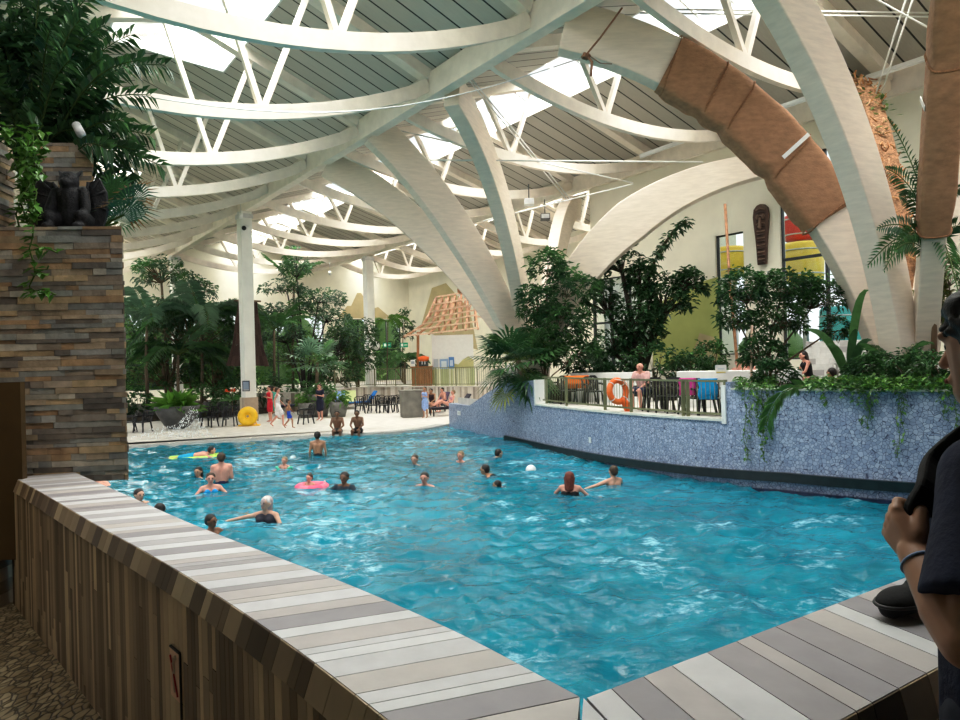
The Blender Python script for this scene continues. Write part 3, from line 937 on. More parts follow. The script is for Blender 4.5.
def tile_run(P0, L0, P1, L1, length, name_top, name_side, cdir, seed, wide=(.045, .12)):
    random.seed(seed)
    s = 0; top = MB(); edge = MB(); face = MB(); core = MB()
    last = None
    while s < 1:
        wdt = random.choice([rnd(wide[0], wide[0] * 1.4), rnd(wide[1] * .75, wide[1]), rnd(*wide)]) / length
        s1 = min(1, s + wdt)
        if 1 - s1 < .01: s1 = 1
        g = .0016 / length
        a0, a1 = pat(P0, L0, s + g), pat(P0, L0, s1 - g)     # viewer side
        b0, b1 = pat(P1, L1, s + g), pat(P1, L1, s1 - g)     # pool side
        c = random.choice([k for k in TOPC if k != last]); last = c
        top.col = vary(c, .05)
        top.hexa([(*a0, PT - .012), (*a1, PT - .012), (*b1, PT - .012), (*b0, PT - .012), (*a0, PT), (*a1, PT), (*b1, PT), (*b0, PT)])
        # bevelled edge course and the face tiles
        n = V((a0.x - b0.x, a0.y - b0.y)).normalized() * .012; o1 = n * 2.6
        edge.col = vary(random.choice(FACEC), .1)
        edge.hexa([(a0.x + o1.x, a0.y + o1.y, PT - .085), (a1.x + o1.x, a1.y + o1.y, PT - .085), (a1.x, a1.y, PT - .085), (a0.x, a0.y, PT - .085),
                   (a0.x + n.x * .3, a0.y + n.y * .3, PT - .003), (a1.x + n.x * .3, a1.y + n.y * .3, PT - .003), (a1.x, a1.y, PT - .002), (a0.x, a0.y, PT - .002)])
        parts = max(1, round((s1 - s) * length / .042))
        for q in range(parts):
            e0, e1 = pat(P0, L0, lerp(s, s1, q / parts) + g), pat(P0, L0, lerp(s, s1, (q + 1) / parts) - g)
            z = PT - .088
            n2 = n * 2.0
            zc = rnd(-.3, .75)
            while z > -.01:
                face.col = vary(random.choice(FACEC), .1)
                zz = max(-.02, zc) if zc < z - .1 else -.02
                r = rnd(0, .0025)
                face.hexa([(e0.x + n2.x, e0.y + n2.y, zz + .001), (e1.x + n2.x, e1.y + n2.y, zz + .001), (e1.x, e1.y, zz + .001), (e0.x, e0.y, zz + .001),
                           (e0.x + n2.x, e0.y + n2.y, z), (e1.x + n2.x, e1.y + n2.y, z), (e1.x, e1.y, z), (e0.x, e0.y, z)])
                z = zz - .003; zc -= rnd(.3, .6)
                if zz <= 0: break
        s = s1
    for k in range(len(P0) - 1):
        n = 0.004
        t0, t1 = k / (len(P0) - 1), (k + 1) / (len(P0) - 1)
        a0, a1, b0, b1 = P0[k], P0[k + 1], P1[k], P1[k + 1]
        core.hexa([(*a0, -2.4), (*a1, -2.4), (*b1, -2.4), (*b0, -2.4), (*a0, PT - .006), (*a1, PT - .006), (*b1, PT - .006), (*b0, PT - .006)])
    w = struct(core.build(name_side, mat('grout_' + name_side, (.06, .055, .05), .9, var=.1), fix=True))
    for mb, nm in ((top, 'coping_tiles'), (edge, 'edge_tiles'), (face, 'face_tiles')):
        struct(mb.build(nm, M['tile'], w, fix=True))
    return w
tile_run(OUT, LO, INN, LI, LO[-1], 'coping', 'wall_parapet_left', 1, 11)
dR = V((.834, .551)); q0 = V((.215, 1.568)); nR = V((.551, -.834))
RI = [q0 + dR * (6.5 * k / 20) for k in range(21)]
RO = [q0 + nR * .375 + dR * (-.12 + 6.62 * k / 20) for k in range(21)]
tile_run(RO, plen(RO), RI, plen(RI), 6.5, 'coping', 'wall_parapet_right', 1, 23, (.055, .13))

# mitred corner where the two parapets meet
def corner(pts, c, nm):
    mb = MB(); mb.col = c
    prism(mb, pts, -.02, PT)
    struct(mb.build(nm, M['tile'], fix=True))
corner([(.2005, 1.572), (-.168, 1.438), (.104, 1.05)], TOPC[4], 'trim_corner_left')
corner([(.2085, 1.568), (.113, 1.052), (.322, 1.191)], TOPC[0], 'trim_corner_right')

# no-climbing plate on the left parapet
def face_pt(px, py):
    d = ray(px, py)
    for a, b in zip(OUT, OUT[1:]):
        e = b - a; den = d.x * e.y - d.y * e.x
        if abs(den) < 1e-9: continue
        t = (a.x * e.y - a.y * e.x) / den
        s = (d.x * a.y - d.y * a.x) / -den if False else ((d.x * t - a.x) * e.x + (d.y * t - a.y) * e.y) / e.length_squared
        if t > 0 and -.001 <= s <= 1.001: return CAM + d * t, e.normalized()
p0, e0 = face_pt(183, 672)
n0 = V((-e0.y, e0.x)); n0 = n0 if n0.dot(V((-1, -1))) > 0 else -n0
t = thing('warning_plate', 'small tan pictogram plate with a red slash on the striped parapet face', 'sign', p0 + V((n0.x, n0.y, 0)) * .026)
ex = V((e0.x, e0.y, 0)); ez = V((0, 0, 1)); en = V((n0.x, n0.y, 0))
mb = MB(); mb.col = (.88, .64, .50); mb.obox((0, 0, 0), ex * .048, en * .004, ez * .088); mb.build('plate', M['attr'], t)
mb = MB(); mb.col = (.01, .01, .01)  # black strips stand in for the shadow line round the plate
mb.obox(-ex * .051 + en * -.002 - ez * .075, ex * .004, en * .005, ez * .165 ); mb.obox(ez * .091, ex * .05, en * .005, ez * .003); mb.build('painted_shadow', M['attr'], t)
mb = MB(); mb.col = (.8, .68, .58)
pts = [(-.01, .06), (.005, .04), (-.004, .02), (.006, 0), (.0, -.03), (-.012, -.06)]
mb.tube([ex * a + ez * b + en * .006 for a, b in pts], .006, 5); mb.ell(ex * -.016 + ez * .066 + en * .006, .009, 8, 6)
mb.build('climbing_figure', M['attr'], t)
mb = MB(); mb.col = (.42, .03, .03); mb.bar(ex * .036 + ez * .062 + en * .007, -ex * .036 - ez * .07 + en * .007, .009, .004, en)
mb.build('red_slash', M['attr'], t)

# ------------------------------------------------------------------ stacked slate pillar with its ledge
SLC = [(.50, .41, .32), (.56, .44, .31), (.38, .33, .28), (.66, .50, .31), (.44, .43, .40), (.60, .55, .46), (.31, .26, .21), (.55, .37, .22), (.43, .43, .39), (.24, .21, .18)]
def slate_block(mb, o, ax, wd, z0, z1, depth, seed, skew=0.0):
    """front face of ledge stones from o along ax, with return faces"""
    random.seed(seed)
    ax = V((ax[0], ax[1], 0)).normalized(); dn = V((-ax.y, ax.x, 0)) - ax * skew         # dn points into the wall
    z = z0
    while z < z1 - .005:
        h = min(rnd(.028, .052), z1 - z)
        if z1 - z - h < .015: h = z1 - z
        x = -rnd(0, .1)
        while x < wd:
            L = rnd(.09, .34); xa, xb = max(0, x), min(wd, x + L)
            if xb - xa > .005:
                hh = 1 if random.random() < .75 else 2
                mb.col = vary(random.choice(SLC), .22)
                out = rnd(0, .022)
                a = V((o[0], o[1], 0)) + ax * xa - dn * out; b = V((o[0], o[1], 0)) + ax * (xb - .002) - dn * out
                d = dn * (.10 + out); zz = V((0, 0, 1))
                mb.hexa([a + zz * z, b + zz * z, b + d + zz * z, a + d + zz * z, a + zz * (z + h - .002), b + zz * (z + h - .002), b + d + zz * (z + h - .002), a + d + zz * (z + h - .002)])
            x += L
        # right return
        y = .0
        while y < depth:
            L = rnd(.12, .35); ya, yb = y, min(depth, y + L)
            mb.col = vary(random.choice(SLC), .22); out = rnd(0, .015)
            a = V((o[0], o[1], 0)) + ax * (wd + out) + dn * ya; b = V((o[0], o[1], 0)) + ax * (wd + out) + dn * (yb - .002); d = -ax * .1; zz = V((0, 0, 1))
            mb.hexa([a + zz * z, b + zz * z, b + d + zz * z, a + d + zz * z, a + zz * (z + h - .002), b + zz * (z + h - .002), b + d + zz * (z + h - .002), a + d + zz * (z + h - .002)])
            y += L
        z += h
    mb.col = (.30, .27, .23)
    c = V((o[0], o[1], 0)) + ax * (wd / 2) + dn * (depth / 2 + .05)
    mb.obox(c + V((0, 0, (z0 + z1) / 2)), ax * (wd / 2 - .03), dn * (depth / 2 - .02), V((0, 0, (z1 - z0) / 2 - .002)))
mb = MB()
pr = atY(124.5, 350, 5.30); axx = V((1, .10))
pl = V((pr.x, pr.y, 0)) - V((1.12, .112, 0))
slate_block(mb, (pl.x, pl.y), axx, 1.125, .83, 2.715, .9, 5, .62)
slate_block(mb, (pl.x - .55, pl.y - .055 - .0), axx, .80, 2.70, 3.36, .25, 6)
slate_block(mb, (pl.x - .9, pl.y - .09), axx, .92, .0, 2.70, .5, 7)
q = atY(36, 190, 5.95)
slate_block(mb, (q.x, q.y), axx, .45, 2.715, 3.56, .6, 8, .5)
mb.col = (.20, .18, .15)
mb.obox((pl.x + .25, pl.y + .4, 2.70), V((.55, .055, 0)), V((-.2, .3, 0)), V((0, 0, .012)))
struct(mb.build('wall_slate', M['slate'], fix=True))
# bronze panel and tiled steps at the foot of the pillar
a = atY(-40, 378, 4.95); b = atY(20, 378, 4.98)
mb = MB(); mb.hexa([(a.x, a.y, .34), (b.x, b.y, .34), (b.x, b.y + .05, .34), (a.x, a.y + .05, .34), (a.x, a.y, 1.58), (b.x, b.y, 1.58), (b.x, b.y + .05, 1.58), (a.x, a.y + .05, 1.58)])
o = mb.build('door_1', M['bronze']); struct(o)
mb = MB()
for k, c in enumerate([(.16, .12, .08), (.34, .28, .20), (.2, .15, .1), (.3, .24, .17)]):
    mb.col = c; mb.box((-4.4, 4.96, .36 - .09 * (k + 1) + .002), (-3.40, 5.2, .36 - .09 * k))
struct(mb.build('trim_step', M['tile']))
random.seed(99)

# ------------------------------------------------------------------ winged gargoyle on the ledge
g = atY(72, 224, 5.52)
t = thing('gargoyle_statue', 'black crouching winged gargoyle statue on the slate ledge', 'statue', (g.x, g.y, 2.722), .08)
mb = MB()
mb.cap((0, .0, .10), .085, (0, -.01, .27), .095, 12)
mb.ell((0, -.03, .385), (.075, .07, .08)); mb.ell((0, -.09, .365), (.045, .04, .035))
for s in (-1, 1):
    mb.cap((s * .05, -.02, .43), .022, (s * .085, -.0, .475), .008)               # ears
    mb.cap((s * .10, -.02, .30), .045, (s * .135, -.06, .17), .036)
    mb.cap((s * .135, -.06, .17), .036, (s * .11, -.12, .04), .032)
    mb.ell((s * .11, -.14, .025), (.045, .06, .028))
    mb.cap((s * .09, .02, .09), .07, (s * .12, -.10, .10), .055)
    mb.ell((s * .03, -.085, .40), .014)
remesh(mb, 'body', M['gargoyle'], .010, t)
for s, big in ((-1, 1.0), (1, .68)):
    mb = MB()
    out = [(.07, .28), (.16 * big, .40), (.27 * big, .43), (.34 * big, .33), (.35 * big, .18), (.29 * big, .04), (.20 * big, .02), (.12 * big, .10)]
    fp = [V((s * x, .05 + .06 * x, z)) for x, z in out]; bp = [p + V((0, .035, 0)) for p in fp]
    c0, c1 = sum(fp, V()) / len(fp) + V((0, -.03, 0)), sum(bp, V()) / len(bp) + V((0, .02, 0))
    for k in range(len(fp)):
        j = (k + 1) % len(fp)
        mb.poly([c0, fp[k], fp[j]]); mb.poly([c1, bp[j], bp[k]]); mb.poly([fp[k], bp[k], bp[j], fp[j]])
    for k in (1, 2, 3, 4): mb.tube([V((s * .09, .045, .26)), fp[k] + V((0, -.012, 0))], .012, 5)
    mb.build('wing', M['gargoyle'], t, fix=True)
# small security camera above the ledge
c = atY(80, 132, 5.9)
t = thing('spotlight', 'small white cylinder spotlight half hidden among the leaves above the gargoyle', 'lamp', c)
mb = MB(); mb.tube([(-.03, 0, .06), (.04, -.05, -.04)], .035, 10); mb.build('housing', M['white_pl'], t)
mb = MB(); mb.tube([(-.03, 0, .06), (-.02, .08, .02), (-.02, .12, -.36)], .012, 6); mb.build('bracket', M['white_pl'], t)
# ------------------------------------------------------------------ plant toolkit
random.seed(2024)
Z = V((0, 0, 1))
def rdir(zmin=-1, zmax=1):
    z = rnd(zmin, zmax); a = rnd(0, 2 * PI); r = math.sqrt(max(0, 1 - z * z))
    return V((r * math.cos(a), r * math.sin(a), z))
def leaf(mb, p, d, L, wd, col, droop=.25, nrm=None):
    d = d.normalized(); s = d.cross(nrm if nrm else Z)
    if s.length < .05: s = d.cross(V((1, .2, 0)))
    s.normalize(); n = s.cross(d)
    mb.col = col
    mid = p + d * L * .45 + n * L * .06
    tip = p + d * L - Z * L * droop
    k = len(mb.v)
    mb.v.extend([p, mid + s * wd / 2, tip, mid - s * wd / 2])
    mb.face([k, k + 1, k + 2]); mb.face([k, k + 2, k + 3])
def frond(leafmb, stemmb, p, az, L, rise, droop, n, ll, lw, col, stemcol=(.10, .16, .04), broad=False):
    h = V((math.cos(az), math.sin(az), 0)); pts = []
    for i in range(9):
        t = i / 8
        pts.append(p + h * L * (t - .12 * t * t * droop) + Z * (L * (rise * t - droop * t * t)))
    stemmb.col = stemcol
    stemmb.tube(pts, [max(.004, .012 * L ** .5 * (1 - .8 * i / 8)) for i in range(9)], 4, caps=False)
    s0 = h.cross(Z)
    for i in range(n):
        t = .14 + .86 * (i + .5) / n; k = min(7, int(t * 8)); f = t * 8 - k
        q = pts[k].lerp(pts[k + 1], f); d = (pts[k + 1] - pts[k]).normalized()
        sc = math.sin(PI * (.12 + .83 * t)) ** .6
        for s in (-1, 1):
            dd = (s0 * s + d * .75 + Z * rnd(-.15, .25)).normalized()
            leaf(leafmb, q, dd, ll * sc * rnd(.85, 1.1), lw, vary(col, .22), .30)
def fan_leaf(mb, stem, p0, d, plen, R, n, col, tipcol=None):
    d = d.normalized()
    e = p0 + d * plen - Z * plen * .12
    stem.col = (.14, .20, .05); stem.tube([p0, (p0 + e) / 2 + Z * plen * .06, e], .012, 4, caps=False)
    s = d.cross(Z)
    if s.length < .1: s = V((1, 0, 0))
    s.normalize(); u = s.cross(d)
    tilt = rnd(-.3, .3); s = (s + u * tilt).normalized()
    for i in range(n):
        a = lerp(-2.3, 2.3, (i + .5) / n)
        dd = (d * math.cos(a) + s * math.sin(a) + u * .12).normalized()
        c = vary(col, .18)
        r = R * (1 - .25 * abs(a) / 2.3) * rnd(.92, 1.05)
        wd = r * 4.6 / n * .40
        mid = e + dd * r * .6; tip = e + dd * r - Z * r * .22
        sd = dd.cross(u).normalized()
        mb.col = c; k = len(mb.v)
        mb.v.extend([e, mid + sd * wd / 2, mid - sd * wd / 2, tip])
        mb.face([k, k + 1, k + 2])
        if tipcol and random.random() < .6: mb.col = vary(tipcol, .2)
        mb.face([k + 1, k + 3, k + 2])
def clumps(mb, c, r, n, k, L, wd, cols, zmin=-.5, droop=.35, spread=.35):
    """n leafy clusters of k leaves on and inside an ellipsoid"""
    c = V(c); r = V(r); out = []
    for _ in range(n):
        d = rdir(zmin, 1); f = rnd(.45, 1) ** .6
        p = c + V((d.x * r.x, d.y * r.y, d.z * r.z)) * f
        out.append(p); base = vary(random.choice(cols), .2)
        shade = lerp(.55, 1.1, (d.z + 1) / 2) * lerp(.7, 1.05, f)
        for _ in range(k):
            ld = (d * .6 + rdir(-.7, .7)).normalized()
            q = p + V((rnd(-1, 1), rnd(-1, 1), rnd(-1, 1))) * spread * L * 1.6
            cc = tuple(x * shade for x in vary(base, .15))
            leaf(mb, q, ld, L * rnd(.7, 1.15), wd * rnd(.8, 1.2), cc, droop)
    return out
def trunk(mb, pts, r0, r1, col=(.16, .11, .07), seg=7):
    n = len(pts); mb.col = col
    mb.tube(pts, [lerp(r0, r1, i / (n - 1)) for i in range(n)], seg)
class Plant:
    def __init__(s, name, label, base, cat='plant', group=None):
        s.t = thing(name, label, cat, base, 0, group); s.b = V(base)
        s.leaf = MB(); s.wood = MB()
    def rel(s, p): return V(p) - s.b
    def px(s, x, y, Y=None): return atY(x, y, Y if Y else s.b.y) - s.b
    def done(s, lname='foliage', wname='stem'):
        if s.leaf.f: s.leaf.build(lname, M['leaf'], s.t)
        if s.wood.f: s.wood.build(wname, M['bark'], s.t)
        return s.t
DG = [(.045, .125, .045), (.060, .155, .055), (.035, .10, .040)]
MG = [(.085, .21, .065), (.10, .24, .075), (.07, .175, .055)]
BG = [(.13, .30, .045), (.16, .33, .06), (.10, .25, .04)]
BLG = [(.13, .24, .15), (.17, .28, .18), (.09, .19, .11)]

def feather_palm(name, label, base, crown, n, L, ll, lw, col, rise=(.3, 1.0), droop=(.7, 1.1), nl=22, wood=(.17, .13, .09), r=.10, lname='fronds'):
    P = Plant(name, label, base, 'palm tree')
    c = P.rel(crown)
    trunk(P.wood, [V((0, 0, 0)), c * .5 + V((rnd(-.1, .1), 0, 0)), c], r, r * .7, wood)
    for i in range(n):
        frond(P.leaf, P.wood, c, 2 * PI * i / n * 1.618 * 1.0 + rnd(-.3, .3), L * rnd(.8, 1.1), rnd(*rise), rnd(*droop), nl, ll, lw, random.choice(col))
    return P.done(lname, 'trunk')
def fan_palm(name, label, base, crown, n, plen, R, nb, col, tip=None, wood=(.17, .13, .09), r=.11, zr=(-.35, .9), dirs=None):
    P = Plant(name, label, base, 'palm tree')
    c = P.rel(crown)
    if c.length > .2: trunk(P.wood, [V((0, 0, 0)), c * .5, c], r, r * .8, wood)
    for i in range(n):
        z = rnd(*zr); a = 2 * PI * i * .618 + rnd(-.2, .2); q = math.sqrt(max(0, 1 - z * z))
        d = V((q * math.cos(a), q * math.sin(a), z))
        fan_leaf(P.leaf, P.wood, c, d, plen * rnd(.75, 1.1), R * rnd(.85, 1.1), nb, random.choice(col), tip)
    return P.done('fan_leaves', 'trunk')
def leafy_tree(name, label, base, crowns, L, wd, cols, wood=(.15, .11, .07), r=.07, cat='tree', k=9, droop=.35, group=None):
    """crowns: list of (centre, radii, clusters)"""
    P = Plant(name, label, base, cat, group)
    for c, rad, n in crowns:
        cr = P.rel(c)
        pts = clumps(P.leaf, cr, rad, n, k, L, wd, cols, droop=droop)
        top = V((cr.x * .8, cr.y * .8, cr.z - rad[2] * .5))
        if top.z > .1: trunk(P.wood, [V((0, 0, 0)), V((top.x * .35, top.y * .35, top.z * .5)), top], r, r * .5, wood)
        for p in pts[::3]:
            P.wood.col = wood; P.wood.tube([top, (top + p) / 2 + Z * .05, p], [r * .3, r * .2, r * .1], 4, caps=False)
    return P.done('foliage', 'trunk')
def low_bush(name, label, base, rad, n, L, wd, cols, k=8, group=None, cat='shrub', droop=.35):
    P = Plant(name, label, base, cat, group)
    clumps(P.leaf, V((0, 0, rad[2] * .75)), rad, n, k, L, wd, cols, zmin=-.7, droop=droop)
    for i in range(6):
        e = V((rnd(-.6, .6) * rad[0], rnd(-.6, .6) * rad[1], rad[2] * rnd(.8, 1.3)))
        trunk(P.wood, [V((0, 0, 0)), e * .5 + V((0, 0, .05)), e], .02, .008, (.12, .10, .05), 5)
    return P.done('foliage', 'stems')

# ------------------------------------------------------------------ plants round the slate pillar (close to the camera)
b = atY(40, 215, 6.3); b.z = 2.72
P = Plant('fishtail_palm', 'dark glossy leafy palm overhanging the top left corner above the gargoyle', b, 'palm tree')
c = V((-.05, 0, .55))
trunk(P.wood, [V((0, 0, 0)), V((-.03, 0, .3)), c], .06, .045)
tips = [(165, 65), (150, 95), (160, 165), (130, 35), (95, -10), (45, -30), (-10, 10), (150, 135), (120, 120), (70, 60), (20, 50), (100, 60), (60, 100), (0, 90), (135, 150), (105, 25), (30, 110), (80, 20), (110, 150), (-20, 60), (75, 130), (50, 30), (140, 60), (20, 0)]
for i, (tx, ty) in enumerate(tips):
    e = P.px(tx, ty, rnd(5.55, 6.5)); st = c + V((rnd(-.1, .1), rnd(-.1, .1), rnd(-.2, .25)))
    hgt = max(.12, .25 * (e - st).length)
    mids = [st.lerp(e, t) + Z * hgt * math.sin(PI * t) * .8 for t in [q / 8 for q in range(9)]]
    P.wood.col = (.07, .12, .03); P.wood.tube(mids, [.012 - .001 * q for q in range(9)], 4, caps=False)
    for q in range(26):
        t = .15 + .85 * q / 25; k = min(7, int(t * 8)); p = mids[k].lerp(mids[k + 1], t * 8 - k); d = (mids[k + 1] - mids[k]).normalized()
        s = d.cross(V((0, 1, .3))).normalized()
        for sg in (-1, 1):
            leaf(P.leaf, p, (s * sg + d * .9 + V((0, rnd(-.5, .5), rnd(-.3, .2)))).normalized(), rnd(.11, .17), rnd(.045, .065), vary(random.choice(DG + MG[:1]), .3), .25)
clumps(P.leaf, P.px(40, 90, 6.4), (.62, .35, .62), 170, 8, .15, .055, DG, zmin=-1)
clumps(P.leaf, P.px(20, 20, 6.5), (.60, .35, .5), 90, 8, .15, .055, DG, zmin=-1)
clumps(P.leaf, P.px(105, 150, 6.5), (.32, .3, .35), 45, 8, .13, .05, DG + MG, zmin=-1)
P.done('fronds', 'stem')
b = atY(100, 222, 5.9); b.z = 2.72
P = Plant('fan_palm', 'small fan palm with browned leaf tips beside the gargoyle on the slate ledge', b, 'palm tree')
for (tx, ty, R, tip) in ((125, 180, .30, None), (150, 185, .33, (.35, .17, .05)), (140, 205, .34, (.32, .16, .05)), (112, 200, .24, None), (130, 222, .26, None), (120, 165, .22, None), (105, 185, .22, None)):
    e = P.px(tx, ty, rnd(5.6, 5.9)); d = (e * .8)
    fan_leaf(P.leaf, P.wood, V((0, 0, .08)), d, d.length * .75, R, 24, random.choice(MG if not tip else DG), tip)
P.done('fan_leaves', 'stems')
def vine(name, label, strands, L, cols, base, group=None, step=.05):
    P = Plant(name, label, base, 'vine', group)
    for pts in strands:
        pts = [P.rel(p) for p in pts]
        P.wood.col = (.12, .2, .05); P.wood.tube(pts, .006, 4, caps=False)
        for a, b2 in zip(pts, pts[1:]):
            n = max(1, int((b2 - a).length / step))
            for i in range(n):
                p = a.lerp(b2, (i + rnd(0, 1)) / n)
                d = V((rnd(-1, 1), rnd(-1, -.1), rnd(-.9, .4))).normalized()
                leaf(P.leaf, p, d, L * rnd(.7, 1.2), L * rnd(.55, .8), vary(random.choice(cols), .25), .2)
    return P.done('leaves', 'stem')
def hang(px, y0, y1, Y, wob=.05, n=7):
    p0 = atY(px, y0, Y); p1 = atY(px, y1, Y)
    return [p0.lerp(p1, i / (n - 1)) + V((wob * math.sin(i * 1.9 + px), rnd(-.02, .02), 0)) for i in range(n)]
st = []
for x, y0, y1 in ((20, 135, 230), (28, 128, 215), (35, 130, 225), (24, 160, 240), (40, 125, 175), (14, 128, 160), (30, 180, 248), (45, 135, 160), (8, 125, 140), (33, 150, 235), (26, 140, 205)):
    st.append(hang(x, y0, y1, rnd(5.2, 5.4), .03))
st.append(hang(32, 225, 298, 5.13, .02)); st.append(hang(45, 266, 275, 5.13, .03, 4)); st.append([atY(33, 250, 5.13), atY(45, 247, 5.1), atY(58, 253, 5.1)]); st.append([atY(32, 292, 5.13), atY(44, 289, 5.1), atY(56, 295, 5.1)])
vine('hanging_vine', 'bright green vine trailing down the slate pillar beside the gargoyle', st, .085, [(.13, .32, .05), (.10, .26, .04), (.17, .36, .07)], st[0][0], step=.022)

# ------------------------------------------------------------------ left jungle behind the pool deck
def gnd(px, Y, z=-1.0):
    p = atY(px, 360, Y); return V((p.x, p.y, z))
mb = MB(); prism(mb, [gnd(90, 36)[:2], gnd(140, 35.5)[:2], gnd(185, 36.5)[:2], gnd(244, 38)[:2], SWP[1], SWP[2], SWP[3], SWP[4], gnd(352, 50)[:2], gnd(300, 56)[:2], gnd(130, 48)[:2], gnd(60, 44)[:2]], -1.0, -.7)
struct(mb.build('floor_planting_bed', M['soil'], fix=True))
feather_palm('feather_palm', 'tall pale green feather palm just right of the slate pillar', gnd(147, 37), atY(147, 318, 37), 15, 3.1, .85, .07, BLG, (.5, 1.3), (.5, 1.1))
feather_palm('feather_palm', 'blue-green feather palm with wide fronds left of the white column', gnd(200, 39), atY(200, 316, 39), 17, 4.3, .95, .085, BLG + MG, (.3, .9), (.5, .9), nl=26)
feather_palm('feather_palm', 'dark feather palm low in the middle of the left jungle', gnd(178, 38), atY(178, 355, 38), 15, 3.4, .8, .08, DG + MG, (.4, 1.0), (.6, 1.0))
leafy_tree('umbrella_tree', 'tall broad-leaved tree whose crown reaches the roof beside the slate pillar', gnd(168, 43), [(atY(160, 275, 43), (1.9, 1.6, 1.0), 80), (atY(195, 290, 43), (1.3, 1.3, .8), 40), (atY(150, 320, 42), (1.8, 1.2, 1.4), 60)], .34, .13, BLG + MG, r=.13)
leafy_tree('leafy_tree', 'dark green dense tree in the middle of the left jungle', gnd(190, 40), [(atY(190, 335, 40), (3.2, 1.5, 2.2), 210), (atY(160, 372, 39), (2.4, 1.2, 1.6), 130), (atY(222, 375, 40), (1.6, 1.2, 1.7), 110)], .30, .11, DG + MG + BLG[:1], r=.11)
leafy_tree('leafy_tree', 'pale green airy tree against the windows left of the brown panel', gnd(212, 44), [(atY(212, 325, 44), (1.9, 1.0, 1.4), 110), (atY(228, 345, 44), (1.0, 1.0, 1.4), 60), (atY(140, 345, 42), (1.4, 1.0, 1.8), 100)], .26, .09, BLG + MG + BG, r=.06)
leafy_tree('leafy_tree', 'mid green screen of foliage behind the big fan palm', gnd(320, 47), [(atY(318, 345, 47), (2.4, 1.0, 1.6), 150), (atY(345, 350, 47.5), (1.6, 1.0, 1.4), 90), (atY(285, 355, 46), (1.6, 1.0, 1.4), 90)], .26, .09, MG + BG + BLG, r=.06)
for x, Y, rx, rz_, cols, lab in ((135, 36.5, 1.0, .8, DG, 'dark low shrub at the foot of the slate pillar edge'), (205, 37, 1.3, .9, MG, 'mid green low shrub behind the chairs left of the column'), (232, 38.2, .9, 1.0, DG, 'dark shrub behind the striped foot of the white column'), (262, 40, 1.3, 1.2, DG, 'dark shrub right of the white column behind the red-dressed woman'), (288, 41, 1.2, 1.0, MG, 'mid green shrub above the striped terrace wall')):
    low_bush('shrub', lab, gnd(x, Y, -.72), (rx, .7, rz_), 60, .28, .10, cols)
P = Plant('spider_lily', 'orange flowering plant low beside the white column', gnd(231, 36.6, -.7), 'flower')
for i in range(26):
    d = rdir(.2, 1); leaf(P.leaf, V((0, 0, .6)), d, .7, .07, vary(random.choice(MG)), .3)
for i in range(20):
    d = rdir(0, 1); leaf(P.leaf, V((rnd(-.3, .3), -.1, 1.05)), d, .22, .09, vary((.75, .12, .03)), .1)
trunk(P.wood, [V((0, 0, 0)), V((0, 0, .6)), V((0, -.05, 1.05))], .02, .012); P.done('leaves', 'stem')
# right of the column
leafy_tree('tiered_tree', 'pale green tiered tree standing right of the white column', gnd(305, 44), [(atY(295, 268, 44), (.9, .9, 1.2), 40), (atY(283, 288, 44), (1.4, 1.0, .5), 36), (atY(322, 298, 44), (1.5, 1.0, .6), 44), (atY(296, 310, 44), (1.9, 1.1, .6), 55), (atY(330, 318, 44), (1.2, 1.0, .6), 36), (atY(282, 335, 43), (1.5, 1.0, 1.0), 60), (atY(345, 345, 45), (1.5, 1.0, 1.3), 60)], .32, .11, BLG + MG[:1], wood=(.05, .04, .04), r=.08)
feather_palm('feather_palm', 'feather palm arching over the brown panel right of the column', gnd(272, 41), atY(274, 330, 41), 12, 2.4, .6, .07, MG, (.6, 1.4), (.5, 1.0))
fan_palm('fan_palm', 'large fan palm rising from the grey planter behind the woman in navy', gnd(316, 38.5, -.2), atY(317, 362, 38.5), 26, 1.1, 1.05, 15, BLG + MG, None)
feather_palm('feather_palm', 'young palm with upright fronds above the tiered tree', gnd(292, 45.5), atY(294, 285, 45.5), 9, 2.2, .5, .06, MG, (1.0, 1.8), (.4, .9))
leafy_tree('leafy_tree', 'dark bushy tree beside the terrace column with the clock', gnd(358, 47, -.7), [(atY(358, 335, 47), (1.5, 1.0, 1.2), 70), (atY(350, 360, 46.5), (2.0, 1.0, 1.3), 100), (atY(335, 375, 44.5), (1.8, 1.0, 1.0), 80)], .32, .11, DG + MG, r=.08)
feather_palm('feather_palm', 'small palm behind the terrace fence beside the kiosk', V((*gnd(404, 52)[:2], 0)), atY(405, 362, 52), 12, 2.2, .6, .08, MG + DG, (.5, 1.3), (.6, 1.1))
leafy_tree('leafy_tree', 'slim dark tree by the end window left of the kiosk', V((*gnd(402, 57)[:2], 0)), [(atY(403, 328, 57), (.8, .7, 1.6), 45), (atY(393, 360, 57), (1.3, .7, 1.5), 60)], .32, .11, DG, r=.06)
feather_palm('feather_palm', 'slender palm right of the terrace column', V((*gnd(386, 51)[:2], 0)), atY(388, 322, 51), 8, 1.9, .5, .07, BG, (.4, 1.0), (.6, 1.0), r=.04)
